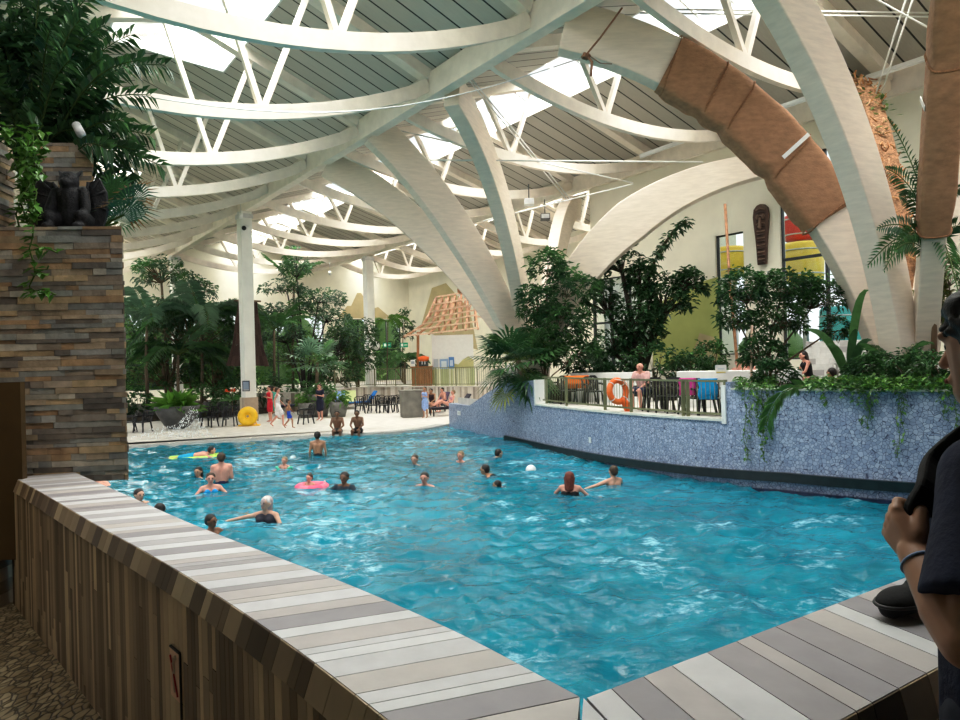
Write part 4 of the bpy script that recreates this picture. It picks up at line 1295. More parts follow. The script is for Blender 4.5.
# potted bird-nest plant
def pot(name, label, c, prof, m, seg=20):
    mb = MB(); mb.lathe((0, 0, 0), prof, seg); o = mb.build(name, m); o.location = c; return tag(o, label, 'planter')
M['darkpot'] = mat('dark_grey_pot', (.10, .10, .10), .6, var=.15)
M['greypot'] = mat('grey_planter', (.16, .155, .14), .7, var=.15)
pc = gnd(176, 31.2)
pot('plant_bowl', 'large dark bowl planter holding bright green leaves by the fountain', pc, [(.35, 0), (.55, .15), (.85, .65), (.95, 1.0), (.88, 1.0), (.8, .85)], M['darkpot'])
P = Plant('nest_fern', 'bright green broad-leaved plant in the dark bowl by the fountain', pc + V((0, 0, .87)), 'plant')
for i in range(95):
    d = rdir(.05, 1.0); d.z = d.z * .9; L = rnd(.8, 1.45)
    leaf(P.leaf, V((rnd(-.3, .3), rnd(-.3, .3), 0)), d, L, .30, vary(random.choice(BG), .25), .22)
trunk(P.wood, [V((0, 0, -.02)), V((0, 0, .3))], .12, .06); P.done('leaves', 'stem')
pot('plant_tub', 'tall tapered grey planter behind the woman in navy', gnd(318, 36.0), [(.40, 0), (.46, .3), (.62, 1.15), (.55, 1.15), (.5, 1.0)], M['greypot'])
low_bush('potted_fern', 'small green plant filling the tapered grey planter', V((*gnd(318, 36.0)[:2], .02)), (.6, .5, .35), 30, .3, .1, MG)
for x, Y, lab in ((337, 35.5, 'short grey planter right of the woman in navy'), (306, 35.6, 'short grey planter left of the woman in navy')):
    pot('plant_tub', lab, gnd(x, Y), [(.34, 0), (.42, .3), (.48, .75), (.42, .75), (.4, .6)], M['greypot'])
    low_bush('potted_fern', lab.replace('short grey planter', 'bushy green plant in the short planter'), V((*gnd(x, Y)[:2], -.4)), (.5, .4, .35), 26, .28, .1, BG)

# ------------------------------------------------------------------ planting round the first group of arches
mb = MB(); prism(mb, [(1.75, 24.1), G(16.2, 6.5)[:2], G(14.4, 8.2)[:2], G(11.6, 8.0)[:2], (2.0, 27.2), (1.6, 25.6)], .1, .6)
struct(mb.build('floor_arch_bed', M['soil'], fix=True))
mb = MB(); prism(mb, [(3.2, 24.75), (5.6, 23.55), (7.9, 23.0), (10.1, 24.5), (6.2, 28.7), (4.4, 29.4), (3.75, 27)], .1, .70)
struct(mb.build('floor_wall_bed', M['soil'], fix=True))
fan_palm('fan_palm', 'dark fan palm spreading over the corner of the mosaic wall under the arches', atY(524, 375, 23.6).xy.to_3d() + V((0, 0, .5)), atY(518, 360, 23.6), 38, .95, 1.05, 18, MG + DG, None, zr=(-.9, .85))
P = Plant('fan_palm', 'yellowing fan leaf drooping over the mosaic wall', atY(512, 382, 23.2), 'palm tree')
fan_leaf(P.leaf, P.wood, V((0, 0, 0)), P.px(500, 400, 22.9), .45, .75, 16, (.30, .34, .07)); fan_leaf(P.leaf, P.wood, V((0, 0, 0)), P.px(530, 400, 22.9), .5, .7, 16, (.05, .13, .03)); fan_leaf(P.leaf, P.wood, V((0, 0, 0)), P.px(545, 395, 22.9), .5, .7, 16, (.04, .12, .03)); P.done('fan_leaves', 'stem')
def pxr(base, Y): p = atY(*base, Y); return V((p.x, p.y, .7))
leafy_tree('bamboo_tree', 'feathery bamboo-like tree rising in front of the broad arch', pxr((545, 380), 24.3), [(atY(548, 268, 24.3), (.62, .5, .65), 46), (atY(572, 288, 24.3), (.95, .6, .65), 56), (atY(538, 305, 24.3), (.8, .6, .7), 60), (atY(560, 325, 24.2), (1.1, .7, .8), 90), (atY(535, 345, 24), (1.1, .6, .6), 80), (atY(572, 355, 24), (1.0, .6, .6), 80)], .26, .055, DG + MG, r=.03, k=11)
leafy_tree('climber_tree', 'tall dark creeper-covered trunk standing before the right-hand wall', pxr((640, 380), 25.2), [(atY(618, 262, 25.2), (.75, .5, .75), 40), (atY(640, 285, 25.2), (.55, .5, .9), 60), (atY(640, 330, 25), (.85, .5, 1.2), 120), (atY(600, 300, 25.2), (.6, .4, 1.0), 46), (atY(668, 300, 25), (.9, .5, .9), 70), (atY(690, 283, 25), (.62, .4, .5), 46), (atY(612, 345, 25), (.7, .4, .8), 40)], .24, .12, DG, wood=(.06, .05, .035), r=.14, k=9)
P = Plant('climbing_vine', 'dark leafy bough arching up right from the creeper-covered trunk', atY(645, 300, 25.4), 'vine')
pts = [P.px(x, y, 25.4) for x, y in ((645, 300), (650, 272), (660, 250), (673, 232), (686, 222))]
P.wood.col = (.08, .07, .04); P.wood.tube(pts, .05, 6)
for a, b2 in zip(pts, pts[1:]):
    for i in range(70):
        leaf(P.leaf, a.lerp(b2, rnd(0, 1)) + rdir() * .16, rdir(-.8, .4), .24, .12, vary(random.choice(DG), .3), .3)
P.done('leaves', 'bough')
for x, Y, rad, cols, lab in ((590, 24.8, (1.0, .5, .55), DG, 'dark low shrub right of the bamboo-like tree'), (655, 24.2, (1.2, .6, .75), DG + MG[:1], 'dark dense shrub at the foot of the creeper-covered trunk'), (690, 24, (.8, .5, .6), MG + DG, 'mid green shrub behind the white bench wall'), (712, 24.4, (.5, .4, .9), MG, 'slim leafy shrub left of the narrow window'), (618, 25, (.8, .5, .8), DG, 'dark shrub left of the creeper-covered trunk')):
    p = atY(x, 375, Y); low_bush('shrub', lab, V((p.x, p.y, .7)), rad, 75, .22, .09, cols)

# ------------------------------------------------------------------ planting behind the mosaic wall on the right
mb = MB(); prism(mb, [(p.x + n.x * .36, p.y + n.y * .36) for p, n in list(zip(BWS, BN))[::4] if px_of((p.x, p.y, .5)) > 733] + [G(31.5, 9)[:2], G(24, 8.2)[:2], G(22.6, 5.4)[:2]], .2, .84)
struct(mb.build('floor_mosaic_bed', M['soil'], fix=True))
def bed(px, Y): p = atY(px, 360, Y); return V((p.x, p.y, .84))
leafy_tree('bushy_tree', 'rounded glossy bushy tree in front of the tall windows', bed(764, 16.3), [(atY(742, 292, 16.4), (.62, .55, .55), 105), (atY(735, 318, 16.3), (.42, .4, .4), 50), (atY(785, 288, 16.5), (.85, .55, .42), 120), (atY(822, 298, 16.3), (.75, .5, .50), 100), (atY(778, 320, 16.2), (.62, .5, .52), 95), (atY(762, 355, 16), (.5, .4, .5), 80), (atY(835, 330, 16.5), (.3, .3, .35), 26)], .15, .05, DG + MG, r=.035, k=10)
P = Plant('strap_leaf_plant', 'plant with long arching strap leaves beside the leaning arch', bed(848, 15.2), 'plant')
for tip, col in (((869, 290), MG[1]), ((803, 330), MG[0]), ((858, 330), DG[1]), ((826, 345), MG[0]), ((872, 340), DG[0])):
    e = P.px(*tip, 15.0); st0 = V((0, 0, 0))
    N = 8; ctrl = V((e.x * .35, e.y * .4, e.z * 1.0 + .1)); prev = None
    for i in range(N + 1):
        t = i / N; p = ctrl * 2 * t * (1 - t) + e * t * t
        wd = .17 * math.sin(PI * min(1, .12 + .88 * t)) + .012
        d = (ctrl * 2 * (1 - 2 * t) + e * 2 * t).normalized(); s = d.cross(V((0, -1, .25))).normalized()
        cur = (p + s * wd / 2, p - s * wd / 2)
        if prev:
            P.leaf.col = vary(col, .1); P.leaf.poly([prev[0], cur[0], cur[1], prev[1]])
        prev = cur
P.wood.col = (.1, .12, .05); P.wood.tube([(0, 0, 0), (0, 0, .4)], .03, 6); P.done('strap_leaves', 'stem')
feather_palm('parlour_palm', 'small feather palm spilling over the mosaic wall between the hanging vines', bed(800, 14.0) + V((0, 0, .02)), bed(800, 14.0) + V((0, -.05, .12)), 1, .3, .1, .02, MG)
P = Plant('parlour_palm', 'long single palm frond drooping over the mosaic wall below the bushy tree', bed(805, 13.75), 'palm tree')
pts = [P.px(x, y, Y) for x, y, Y in ((805, 386, 13.75), (795, 386, 13.55), (783, 392, 13.45), (775, 402, 13.4), (769, 414, 13.4), (766, 426, 13.4))]
P.wood.col = (.1, .2, .04); P.wood.tube(pts, .01, 4)
for a, b2 in zip(pts, pts[1:]):
    d = (b2 - a).normalized(); s = d.cross(V((0, 1, 0))).normalized()
    for i in range(9):
        for sg in (-1, 1): leaf(P.leaf, a.lerp(b2, i / 9), (s * sg * .7 + d), rnd(.22, .32), .035, vary((.10, .24, .06)), .15)
P.done('frond', 'stem')
# ivy over the coping
def wallY(px):
    j = min(range(len(BWS)), key=lambda k: abs(px_of((*BWS[k], .5)) - px)); return BWS[j].y
for x0, x1, n, cols, lab in ((735, 775, 100, BG + MG, 'bright ivy mound on the mosaic wall under the bushy tree'), (805, 850, 190, BG + MG, 'ivy carpet on the mosaic wall below the strap-leaf plant'), (850, 905, 230, BG + MG, 'ivy carpet on the mosaic wall in front of the arch feet'), (905, 975, 260, MG + BG, 'ivy carpet on the mosaic wall nearest the right edge')):
    xm = (x0 + x1) / 2; P = Plant('ivy', lab, V((*atY(xm, 380, wallY(xm) + .3)[:2], .92)), 'ivy')
    for i in range(n):
        x = rnd(x0, x1); Y = wallY(x) + rnd(-.15, 1.0)
        p = atY(x, 380, Y); p.z = .93 + rnd(0, .18) * (1 if Y > wallY(x) + .1 else .4)
        for q in range(4):
            leaf(P.leaf, P.rel(p) + rdir() * .06, V((rnd(-1, 1), rnd(-1, .2), rnd(-.4, .7))), rnd(.07, .13), rnd(.06, .09), vary(random.choice(cols), .3), .2)
    for i in range(8):
        x = rnd(x0, x1); p = atY(x, 380, wallY(x) + .3); p.z = .93; e = atY(x + rnd(-10, 10), 380, wallY(x) + .5); e.z = .95
        P.wood.col = (.1, .14, .05); P.wood.tube([P.rel(p), P.rel(e)], .006, 4)
    P.done('leaves', 'stems')
def wall_vine(name, label, cols, strands, step=.04, L=.085):
    st = [hang(x, y0, y1, wallY(x) - .10 + rnd(-.03, .03), .03) for x, y0, y1 in strands]
    return vine(name, label, st, L, cols, st[0][0], None, step)
VG = [(.10, .25, .04), (.14, .30, .05), (.06, .16, .03)]
wall_vine('trailing_vine', 'longest vine curtain trailing down the mosaic wall beside the railing', VG, [(745, 388, 460), (750, 388, 425), (758, 385, 437), (762, 386, 430), (766, 386, 445), (757, 390, 415), (747, 430, 462), (763, 400, 462), (770, 386, 437), (754, 386, 405)])
wall_vine('trailing_vine', 'short vine tuft hanging below the strap-leaf plant', MG + VG, [(852, 390, 402), (858, 390, 405), (864, 390, 410), (870, 390, 416), (868, 390, 428), (876, 390, 405), (843, 390, 398), (862, 415, 426)], .03)
wall_vine('trailing_vine', 'thin single vine hanging on the mosaic wall right of the short tuft', VG, [(898, 390, 455), (903, 390, 440), (901, 392, 415), (896, 440, 458)], .06)
wall_vine('trailing_vine', 'vine hanging on the mosaic wall beside the man with the bag', MG + VG, [(944, 390, 420), (950, 390, 412), (956, 390, 435), (940, 390, 404)], .04)
wall_vine('trailing_vine', 'tiny sprig of vine in the middle of the mosaic wall top', VG, [(825, 391, 408), (822, 391, 402)], .06)
for x, Y, rad, cols, lab in ((880, 14.2, (.6, .4, .42), DG + MG, 'dense dark shrub at the feet of the leaning arches'), (915, 13.6, (.7, .4, .45), MG + DG, 'leafy shrub at the foot of the upright wrapped leg'), (945, 13.0, (.6, .4, .42), MG, 'leafy shrub beside the man at the right edge'), (862, 14.6, (.4, .3, .35), DG, 'small dark shrub under the strap leaves'), (775, 14.8, (.45, .3, .40), DG, 'dark shrub at the foot of the bushy tree')):
    low_bush('shrub', lab, bed(x, Y), rad, 85, .14, .055, cols)
feather_palm('areca_palm', 'thin-leaved palm in front of the arch feet', bed(893, 14.3), bed(893, 14.3) + V((0, 0, .3)), 10, .8, .3, .03, MG, (.8, 1.8), (.5, 1.0), nl=14, r=.03)
# palms hanging round the upright leg on the right
P = Plant('raphis_palm', 'dark feather palm with fronds crossing the upright wrapped leg', bed(932, 14.6), 'palm tree')
c = P.px(932, 235, 14.2)
trunk(P.wood, [V((0, 0, 0)), c * .5 + V((.05, 0, 0)), c], .06, .045, (.2, .13, .08))
for tip, ll, col in (((886, 168), .34, DG), ((884, 270), .36, MG), ((878, 228), .36, BLG), ((868, 265), .42, MG), ((900, 195), .3, DG), ((960, 190), .3, DG), ((970, 230), .4, DG), ((958, 290), .36, MG), ((915, 160), .3, DG), ((895, 250), .3, MG), ((945, 150), .3, DG), ((888, 118), .22, DG)):
    e = P.px(*tip, rnd(13.0, 13.9)); st0 = c + V((0, 0, rnd(-.6, .6)))
    pts = [st0.lerp(e, t) + Z * .25 * math.sin(PI * t) for t in [q / 8 for q in range(9)]]
    P.wood.col = (.1, .16, .05); P.wood.tube(pts, .012, 4, caps=False)
    for q in range(18):
        t = .2 + .8 * q / 17; k = min(7, int(t * 8)); p = pts[k].lerp(pts[k + 1], t * 8 - k); d = (pts[k + 1] - pts[k]).normalized(); s = d.cross(V((0, 1, .2))).normalized()
        for sg in (-1, 1): leaf(P.leaf, p, (s * sg + d * .9), ll * math.sin(PI * (.2 + .75 * t)), .045, vary(random.choice(col), .2), .2)
P.done('fronds', 'trunk')
leafy_tree('climber_tree', 'yellow-green climber on the wall behind the man at the right edge', bed(955, 15), [(atY(948, 275, 15), (.4, .3, .5), 50), (atY(955, 315, 15), (.5, .3, .5), 55), (atY(935, 300, 15.2), (.3, .3, .5), 40)], .15, .07, [(.16, .2, .05), (.10, .15, .04), (.2, .2, .07)], r=.03)
random.seed(77)
# ------------------------------------------------------------------ chairs and loungers
def chair_at(label, c, rz, m='black', group='black armchairs on the pool deck', cat='chair'):
    t = thing('armchair', label, cat, c, rz, group)
    mb = MB(); mb.box((-.24, -.22, .40), (.24, .24, .44)); mb.build('seat', M[m], t, bevel=.012)
    mb = MB()
    for k in range(5):
        x = -.2 + .1 * k; mb.bar((x, -.22, .44), (x * 1.1, -.33, .84 - .04 * abs(k - 2)), .045, .025, (0, 1, 0))
    mb.sweep([(-.24, -.22, .44), (-.26, -.33, .80), (-.14, -.35, .87), (.14, -.35, .87), (.26, -.33, .80), (.24, -.22, .44)], .04, .04, (0, 1, .2))
    mb.build('backrest', M[m], t)
    for s in (-1, 1):
        mb = MB(); mb.sweep([(s * .27, -.30, .66), (s * .29, .0, .66), (s * .27, .24, .63), (s * .26, .25, .42)], .05, .04, (s, 0, .2)); mb.build('armrest', M[m], t)
        for y0, y1 in ((-.2, -.27), (.2, .27)):
            mb = MB(); mb.bar((s * .22, y0, .40), (s * .26, y1, 0), .045, .045, (1, 0, 0)); mb.build('leg', M[m], t)
    return t
ch0 = None
def chair(px, py, rz, label, group, z=-1.0, Y=None):
    global ch0
    p = atZ(px, py, z) if Y is None else V((*atY(px, 360, Y)[:2], z))
    p.z = z
    if ch0 is None: ch0 = chair_at(label, p, rz, 'black', group); return ch0
    return copy_thing(ch0, p, rz, label, group)
chair(143, 432, 2.8, 'black armchair right of the slate pillar edge, in front of the jungle', None)
chair(129, 432, 2.2, 'black armchair cut by the edge of the slate pillar', None)
for i, (x, y, r, lab) in enumerate(((210, 427, 2.9, 'front black armchair just right of the bowl planter'), (230, 426, 3.2, 'front black armchair directly left of the striped column foot'), (201, 421, 2.6, 'rear black armchair behind the bowl planter'), (221, 420, 3.1, 'rear black armchair between the two front ones left of the column'))):
    chair(x, y, r, lab, 'armchairs left of the white column')
chair(306, 424, 2.3, 'single black armchair left of the woman in navy', None)
for i, (x, y) in enumerate(((360, 413.5), (366, 411), (374, 413), (381, 411.5), (386, 413), (393, 412.5), (399, 411.5))):
    chair(x, y, 3.14 + rnd(-.4, .4), 'black armchair in the row before the striped terrace wall', 'row of armchairs before the striped terrace wall')
def lounger(px, py, rz, label, frame, col, z=-1.0, Y=None):
    p = atZ(px, py, z) if Y is None else V((*atY(px, 360, Y)[:2], z)); p.z = z
    t = thing('sun_lounger', label, 'lounger', p, rz)
    mb = MB(); mb.col = frame
    for s in (-1, 1): mb.bar((s * .32, -.5, .33), (s * .32, 1.1, .33), .05, .05)
    mb.build('frame', M['attr'], t)
    mb = MB(); mb.col = col; mb.box((-.3, -.5, .36), (.3, 1.1, .42)); mb.build('seat', M['cloth'], t, bevel=.02)
    mb = MB(); mb.col = col; mb.hexa([(-.3, -.52, .36), (.3, -.52, .36), (.3, -.46, .42), (-.3, -.46, .42), (-.3, -.95, .98), (.3, -.95, .98), (.3, -.89, 1.02), (-.3, -.89, 1.02)]); mb.build('backrest', M['cloth'], t, bevel=.02)
    for x in (-.3, .3):
        for y in (-.4, 1.0):
            mb = MB(); mb.col = frame; mb.bar((x, y, .33), (x, y, 0), .05, .05, (1, 0, 0)); mb.build('leg', M['attr'], t)
    return t
lounger(293, 412, 2.4, 'dark navy lounger behind the wet child in blue trunks', (.02, .02, .03), (.015, .02, .06))
lounger(361, 408.5, 2.0, 'bright blue lounger behind the row of black armchairs', (.02, .03, .06), (.02, .18, .55))
lounger(351, 408, 3.3, 'lounger with a pale yellow towel beside the bright blue one', (.05, .05, .05), (.62, .68, .35))
lounger(340, 409, 3.3, 'lounger with a pale blue towel near the short grey planter', (.05, .05, .05), (.30, .42, .72))
lounger(452, 415, 1.9, 'dark lounger with a sunbathing woman at the low end of the mosaic wall', (.02, .02, .02), (.05, .045, .06))
lounger(436, 412, 2.6, 'dark violet lounger beside the square grey planter', (.02, .02, .02), (.10, .07, .12))
p = atZ(412, 417, -1); mb = MB()
mb.hexa([(-.50, -.4, 0), (.50, -.4, 0), (.50, .4, 0), (-.50, .4, 0), (-.53, -.45, 1.22), (.53, -.45, 1.22), (.53, .45, 1.22), (-.53, .45, 1.22)])
mb.box((-.57, -.48, 1.22), (.57, .48, 1.30))
o = mb.build('square_planter', mat('weathered_grey_box', (.20, .19, .165), .8, var=.15, scale=3), bevel=.02); o.location = p; o.rotation_euler = (0, 0, .25); tag(o, 'square grey stone box standing between the armchairs and the seated women', 'planter')

# yellow swim ring propped at the column
p = atZ(248, 426, -1)
t = thing('swim_ring', 'big yellow swim ring leaning against the foot of the white column', 'swim ring', (p.x, p.y, -1), .1)
mb = MB(); mb.torus((0, 0, .43), .27, .165, (.1, -1, .12), 32, 12); mb.build('ring', M['yellow'], t)
mb = MB(); mb.torus((0, -.02, .43), .10, .045, (.1, -1, .12), 24, 8); mb.torus((.0, -.10, .43), .29, .06, (.1, -1, .12), 28, 8); mb.build('inner_ring', M['yellow'], t)
mb = MB(); mb.bar((-.42, .1, .03), (.5, .1, .03), .22, .06); mb.bar((.36, .1, .03), (.22, .12, .45), .05, .05); mb.build('stand', M['yellow'], t)
# notice on the column, CCTV, clock, exit signs
def onplate(name, label, cat, c, w, h, col, rz=0, inner=None, depth=.02, tilt=0):
    t = thing(name, label, cat, c, rz)
    mb = MB(); mb.col = col; mb.box((-w / 2, 0, -h / 2), (w / 2, depth, h / 2)); mb.build('plate', M['attr'], t)
    if inner:
        mb = MB()
        for (x0, z0, x1, z1, cc) in inner:
            mb.col = cc; mb.box((x0 * w, -.006, z0 * h), (x1 * w, 0, z1 * h))
        mb.build('print', M['attr'], t)
    return t
c = G(0, 0, 0); n0 = V((c.x, c.y, 0)) - V((.05, .42, 0))
q = atY(246, 386, n0.y)
onplate('notice_board', 'small dark framed notice on the white column', 'notice', q, .36, .5, (.05, .06, .08), -.1, [(-.38, -.30, .38, .40, (.30, .36, .46)), (-.38, -.42, .38, -.33, (.6, .6, .6))])
q = atY(244, 228, n0.y); t = thing('dome_camera', 'little black dome camera high on the white column', 'camera', q)
mb = MB(); mb.ell((0, 0, 0), .11); mb.build('dome', M['black'], t); mb = MB(); mb.box((-.13, -.02, .06), (.13, .3, .16)); mb.build('bracket', M['white_pl'], t)
q = atY(375.5, 346, 49.2); t = thing('wall_clock', 'round white clock on the terrace column', 'clock', q)
mb = MB()
mb.tube([(0, 0, 0), (0, -.08, 0)], .36, 24); mb.build('case', M['dark_metal'], t)
mb = MB(); mb.tube([(0, -.08, 0), (0, -.1, 0)], .31, 24); mb.build('dial', M['white_pl'], t)
mb = MB(); mb.bar((0, -.11, 0), (.02, -.11, .22), .03, .02, (0, 1, 0)); mb.bar((0, -.11, 0), (.13, -.11, -.05), .03, .02, (0, 1, 0)); mb.build('hand', M['black'], t)
for x, y, Y, lab in ((387, 345, 54, 'green exit sign between the terrace column and the palm'), (404, 345, 55, 'green exit sign just left of the kiosk roof')):
    q = atY(x, y, Y)
    t = onplate('exit_sign', lab, 'exit sign', q, .62, .36, (.02, .38, .22), 0, [(-.38, -.3, -.10, .3, (.85, .95, .9)), (.02, -.08, .4, .08, (.85, .95, .9))])
    mb = MB(); mb.tube([(0, 0, .18), (0, 0, 2.2)], .012, 5); mb.build('hanger', M['steel'], t)

# ------------------------------------------------------------------ terrace fence and railing
def rail_run(name, label, P, z0, h, posts, m, step=.13, br=.011, pw=.035):
    """P plan polyline; posts: distances along it"""
    b = V((P[0][0], P[0][1], z0)); t = thing(name, label, 'railing', b)
    Ls = plen([V(p) for p in P]); PP = [V(p) for p in P]
    at = lambda s: pat(PP, Ls, s / Ls[-1])
    N = 40
    pts = [at(Ls[-1] * i / N) for i in range(N + 1)]
    for nm, z, w_ in (('top_rail', h, .05), ('bottom_rail', .10, .04)):
        mb = MB(); mb.sweep([V((p.x, p.y, z0 + z)) - b for p in pts], w_, .045); mb.build(nm, M[m], t)
    mb = MB(); s = step
    while s < Ls[-1]:
        p = at(s); a = V((p.x, p.y, z0)) - b; mb.tube([a + Z * .1, a + Z * h], br, 4); s += step
    mb.build('balusters', M[m], t)
    for s in posts:
        p = at(min(Ls[-1], s)); a = V((p.x, p.y, z0)) - b
        mb = MB(); mb.box((a.x - pw, a.y - pw, 0), (a.x + pw, a.y + pw, h + .03)); mb.build('post', M[m], t)
    return t
seg = []
for a, b in zip(SWP[3:], SWP[4:]): seg.append(a)
seg.append(SWP[-1]); seg = [(x, y + .12) for x, y in seg]
Lt = plen([V(p) for p in seg])[-1]
rail_run('terrace_fence', 'olive metal fence along the raised kiosk terrace', seg, .12, 1.12, [Lt * k / 9 for k in range(10)], 'olive_metal', .16, .014)
RP = []
for p, n in zip(BWS, BN):
    x = px_of((p.x, p.y, .5))
    if 538 <= x <= 722: RP.append((p.x + n.x * .17, p.y + n.y * .17, x))
rp2 = [(a, b) for a, b, _ in RP]; LL = plen([V(p) for p in rp2])
post_s = []
for target in (541, 561, 599, 626, 678, 682, 721):
    j = min(range(len(RP)), key=lambda k: abs(RP[k][2] - target)); post_s.append(LL[j])
rail_run('railing', 'olive metal railing in the long notch of the mosaic wall', rp2, .27, .80, post_s, 'olive_metal', .115, .009)
# lifebuoy hung on the railing
j = min(range(len(RP)), key=lambda k: abs(RP[k][2] - 614)); lp = V((RP[j][0], RP[j][1], 0)); n = V((BWS[0].x, 0, 0))
t = thing('lifebuoy', 'orange lifebuoy hanging on the railing with an orange cover below it', 'lifebuoy', (lp.x - .05, lp.y - .12, .78), .2)
mb = MB(); mb.col = (.85, .16, .03); mb.torus((0, 0, 0), .27, .075, (.35, -1, .1), 32, 10, (.86, .20, .05)); mb.build('ring', M['attr'], t)
mb = MB(); mb.col = (.7, .7, .66)
for a in (.8, 2.4, 3.9, 5.5):
    q = V((1, -1, .1)).to_track_quat('Z', 'Y'); q = V((.35, -1, .1)).to_track_quat('Z', 'Y')
    mb.torus(q @ V((.27 * math.cos(a), .27 * math.sin(a), 0)), .078, .012, q @ V((-math.sin(a), math.cos(a), 0)), 14, 5)
mb.build('band', M['attr'], t)
mb = MB(); mb.col = (.82, .15, .04)
mb.cap((.12, -.02, -.22), .07, (.24, -.03, -.48), .09); mb.cap((.2, -.03, -.3), .08, (.32, -.03, -.42), .06)
remesh(mb, 'cover', M['orange'], .015, t)
mb = MB(); mb.col = (.75, .75, .7); mb.tube([(-.1, -.05, .30), (.12, -.06, .26), (.28, -.04, .08)], .012, 5); mb.build('rope', M['attr'], t)

# terrace furniture behind the railing
def tchair(px, Y, rz, lab, grp):
    return chair(px, 0, rz, lab, grp, .15, Y)
for px, Y, r in ((558, 24.2, 2.4), (568, 23.0, 3.0), (584, 23.6, 2.2), (592, 22.4, 3.3)):
    tchair(px, Y, r, 'dark armchair behind the left panels of the railing', 'armchairs behind the left half of the railing')
for px, Y, r in ((652, 19.4, 2.8), (660, 18.6, 3.3), (668, 19.2, 2.4), (675, 18.4, 3.0), (690, 18.0, 2.6), (700, 17.6, 3.4), (708, 17.2, 2.9)):
    tchair(px, Y, r, 'dark armchair behind the right panels of the railing', 'armchairs behind the right half of the railing')
def towel(label, c, w, l, col, rz):
    mb = MB(); mb.smooth = True; N = 10; mb.col = col
    for i in range(N + 1):
        for k in range(7):
            t = i / N; u = (k / 6 - .5) * w
            y = -.36 - .10 * (1 if t < .45 else -1) + (.10 if .4 < t < .5 else 0)
            z = .5 + .42 * math.sin(PI * min(1, t / .9)) ** .6 if t < .5 else .92 - l * (t - .5) * 2
            y = lerp(-.44, -.26, min(1, max(0, (t - .4) / .15)))
            mb.v.append(V((u + .02 * math.sin(i * 2), y + .015 * math.sin(k * 2.2), z)))
    for i in range(N):
        for k in range(6):
            a = i * 7 + k; mb.face([a, a + 1, a + 8, a + 7])
    o = mb.build('towel', M['cloth']); o.location = c; o.rotation_euler = (0, 0, rz)
    m_ = o.modifiers.new('thick', 'SOLIDIFY'); m_.thickness = .015
    return tag(o, label, 'towel')
def tp(px, Y): p = atY(px, 360, Y); return V((p.x, p.y, .15))
towel('bright blue towel over the back of a chair at the right end of the railing', tp(706, 17.2), .42, .5, (.01, .36, .75), 2.9 + PI)
towel('pink towel over a chair back left of the bright blue towel', tp(691, 17.9), .40, .35, (.62, .06, .30), 2.6 + PI)
towel('orange towel over a chair back behind the left railing panels', tp(577, 22.6), .75, .3, (.80, .20, .03), 3.1)
# white bench walls and hot tub behind the terrace
def slab(name, label, cat, a, b, Y0, Y1, z0, z1, m):
    p, q = atY(a, 360, Y0), atY(b, 360, Y1); mb = MB()
    d = (V((q.x, q.y)) - V((p.x, p.y))).normalized(); n_ = V((-d.y, d.x)) * .45
    mb.hexa([(p.x, p.y, z0), (q.x, q.y, z0), (q.x + n_.x, q.y + n_.y, z0), (p.x + n_.x, p.y + n_.y, z0), (p.x, p.y, z1), (q.x, q.y, z1), (q.x + n_.x, q.y + n_.y, z1), (p.x + n_.x, p.y + n_.y, z1)])
    o = mb.build(name, m, bevel=.02, fix=True)
    return tag(o, label, cat) if cat else struct(o)
slab('wall_planter_white', '', None, 570, 648, 24.2, 22.9, .1, 1.12, M['white'])
slab('wall_hot_tub', '', None, 676, 800, 20.2, 18.6, .1, 1.18, M['white'])
slab('wall_tiled_steps', '', None, 806, 905, 21.5, 20.2, .1, 1.95, None or mat('pale_tile_wall', (.62, .62, .60), .5, var=.12, scale=2))
mb = MB()
pA, pB = atY(806, 360, 21.45), atY(880, 360, 20.45)
for r in range(7):
    x = 0.0
    while x < 1:
        L = rnd(.08, .22); cc = random.choice([(.72, .72, .70), (.45, .43, .43), (.60, .58, .56), (.78, .78, .76)])
        mb.col = cc; a = pA.lerp(pB, x); b = pA.lerp(pB, min(1, x + L) - .004)
        z0 = .75 + r * .17; mb.hexa([(a.x, a.y - .02, z0), (b.x, b.y - .02, z0), (b.x, b.y, z0), (a.x, a.y, z0), (a.x, a.y - .02, z0 + .165), (b.x, b.y - .02, z0 + .165), (b.x, b.y, z0 + .165), (a.x, a.y, z0 + .165)])
        x += L
struct(mb.build('trim_step_tiles', M['tile'], fix=True))
q = atY(721, 371.5, 19.3)
onplate('notice_board', 'small white notice standing on the white hot tub wall', 'notice', (q.x, q.y, q.z + .06), .30, .24, (.8, .8, .78), 0, [(-.42, -.40, .42, -.28, (.75, .62, .15)), (-.3, .0, .3, .1, (.55, .62, .7))])
for x, lab in ((832, 'steel grab rail curving over the hot tub steps behind the strap leaves'), (753, 'steel grab rail on the hot tub beside the two bathers')):
    b = atY(x, 383, 18.4 if x > 800 else 18.6)
    t = thing('grab_rail', lab, 'handrail', b)
    mb = MB(); mb.tube([(0, 0, -.2), (0, 0, .25), (.04, .05, .45), (.14, .12, .52), (.24, .2, .45), (.28, .22, -.2)], .02, 6); mb.build('rail', M['steel'], t)

# plates on the mosaic wall
for px, py, lab, w_, h_ in ((590, 440, 'small white rectangular plate on the curved mosaic wall below the railing', .10, .15), (459, 413, 'small white sign on the low end of the mosaic wall', .36, .17)):
    jj = min(range(len(BWS)), key=lambda k: abs(px_of((*BWS[k], .0)) - px)); pp, nn = BWS[jj], BN[jj]
    q = atY(px, py, pp.y); rz = math.atan2(nn.x, nn.y) * -1
    onplate('wall_plate', lab, 'sign', (pp.x - nn.x * .03, pp.y - nn.y * .03, q.z), w_, h_, (.78, .80, .78), rz, [(-.3, .05, .3, .15, (.45, .45, .42)), (-.3, -.2, .3, -.1, (.45, .45, .42))] if w_ > .2 else None)

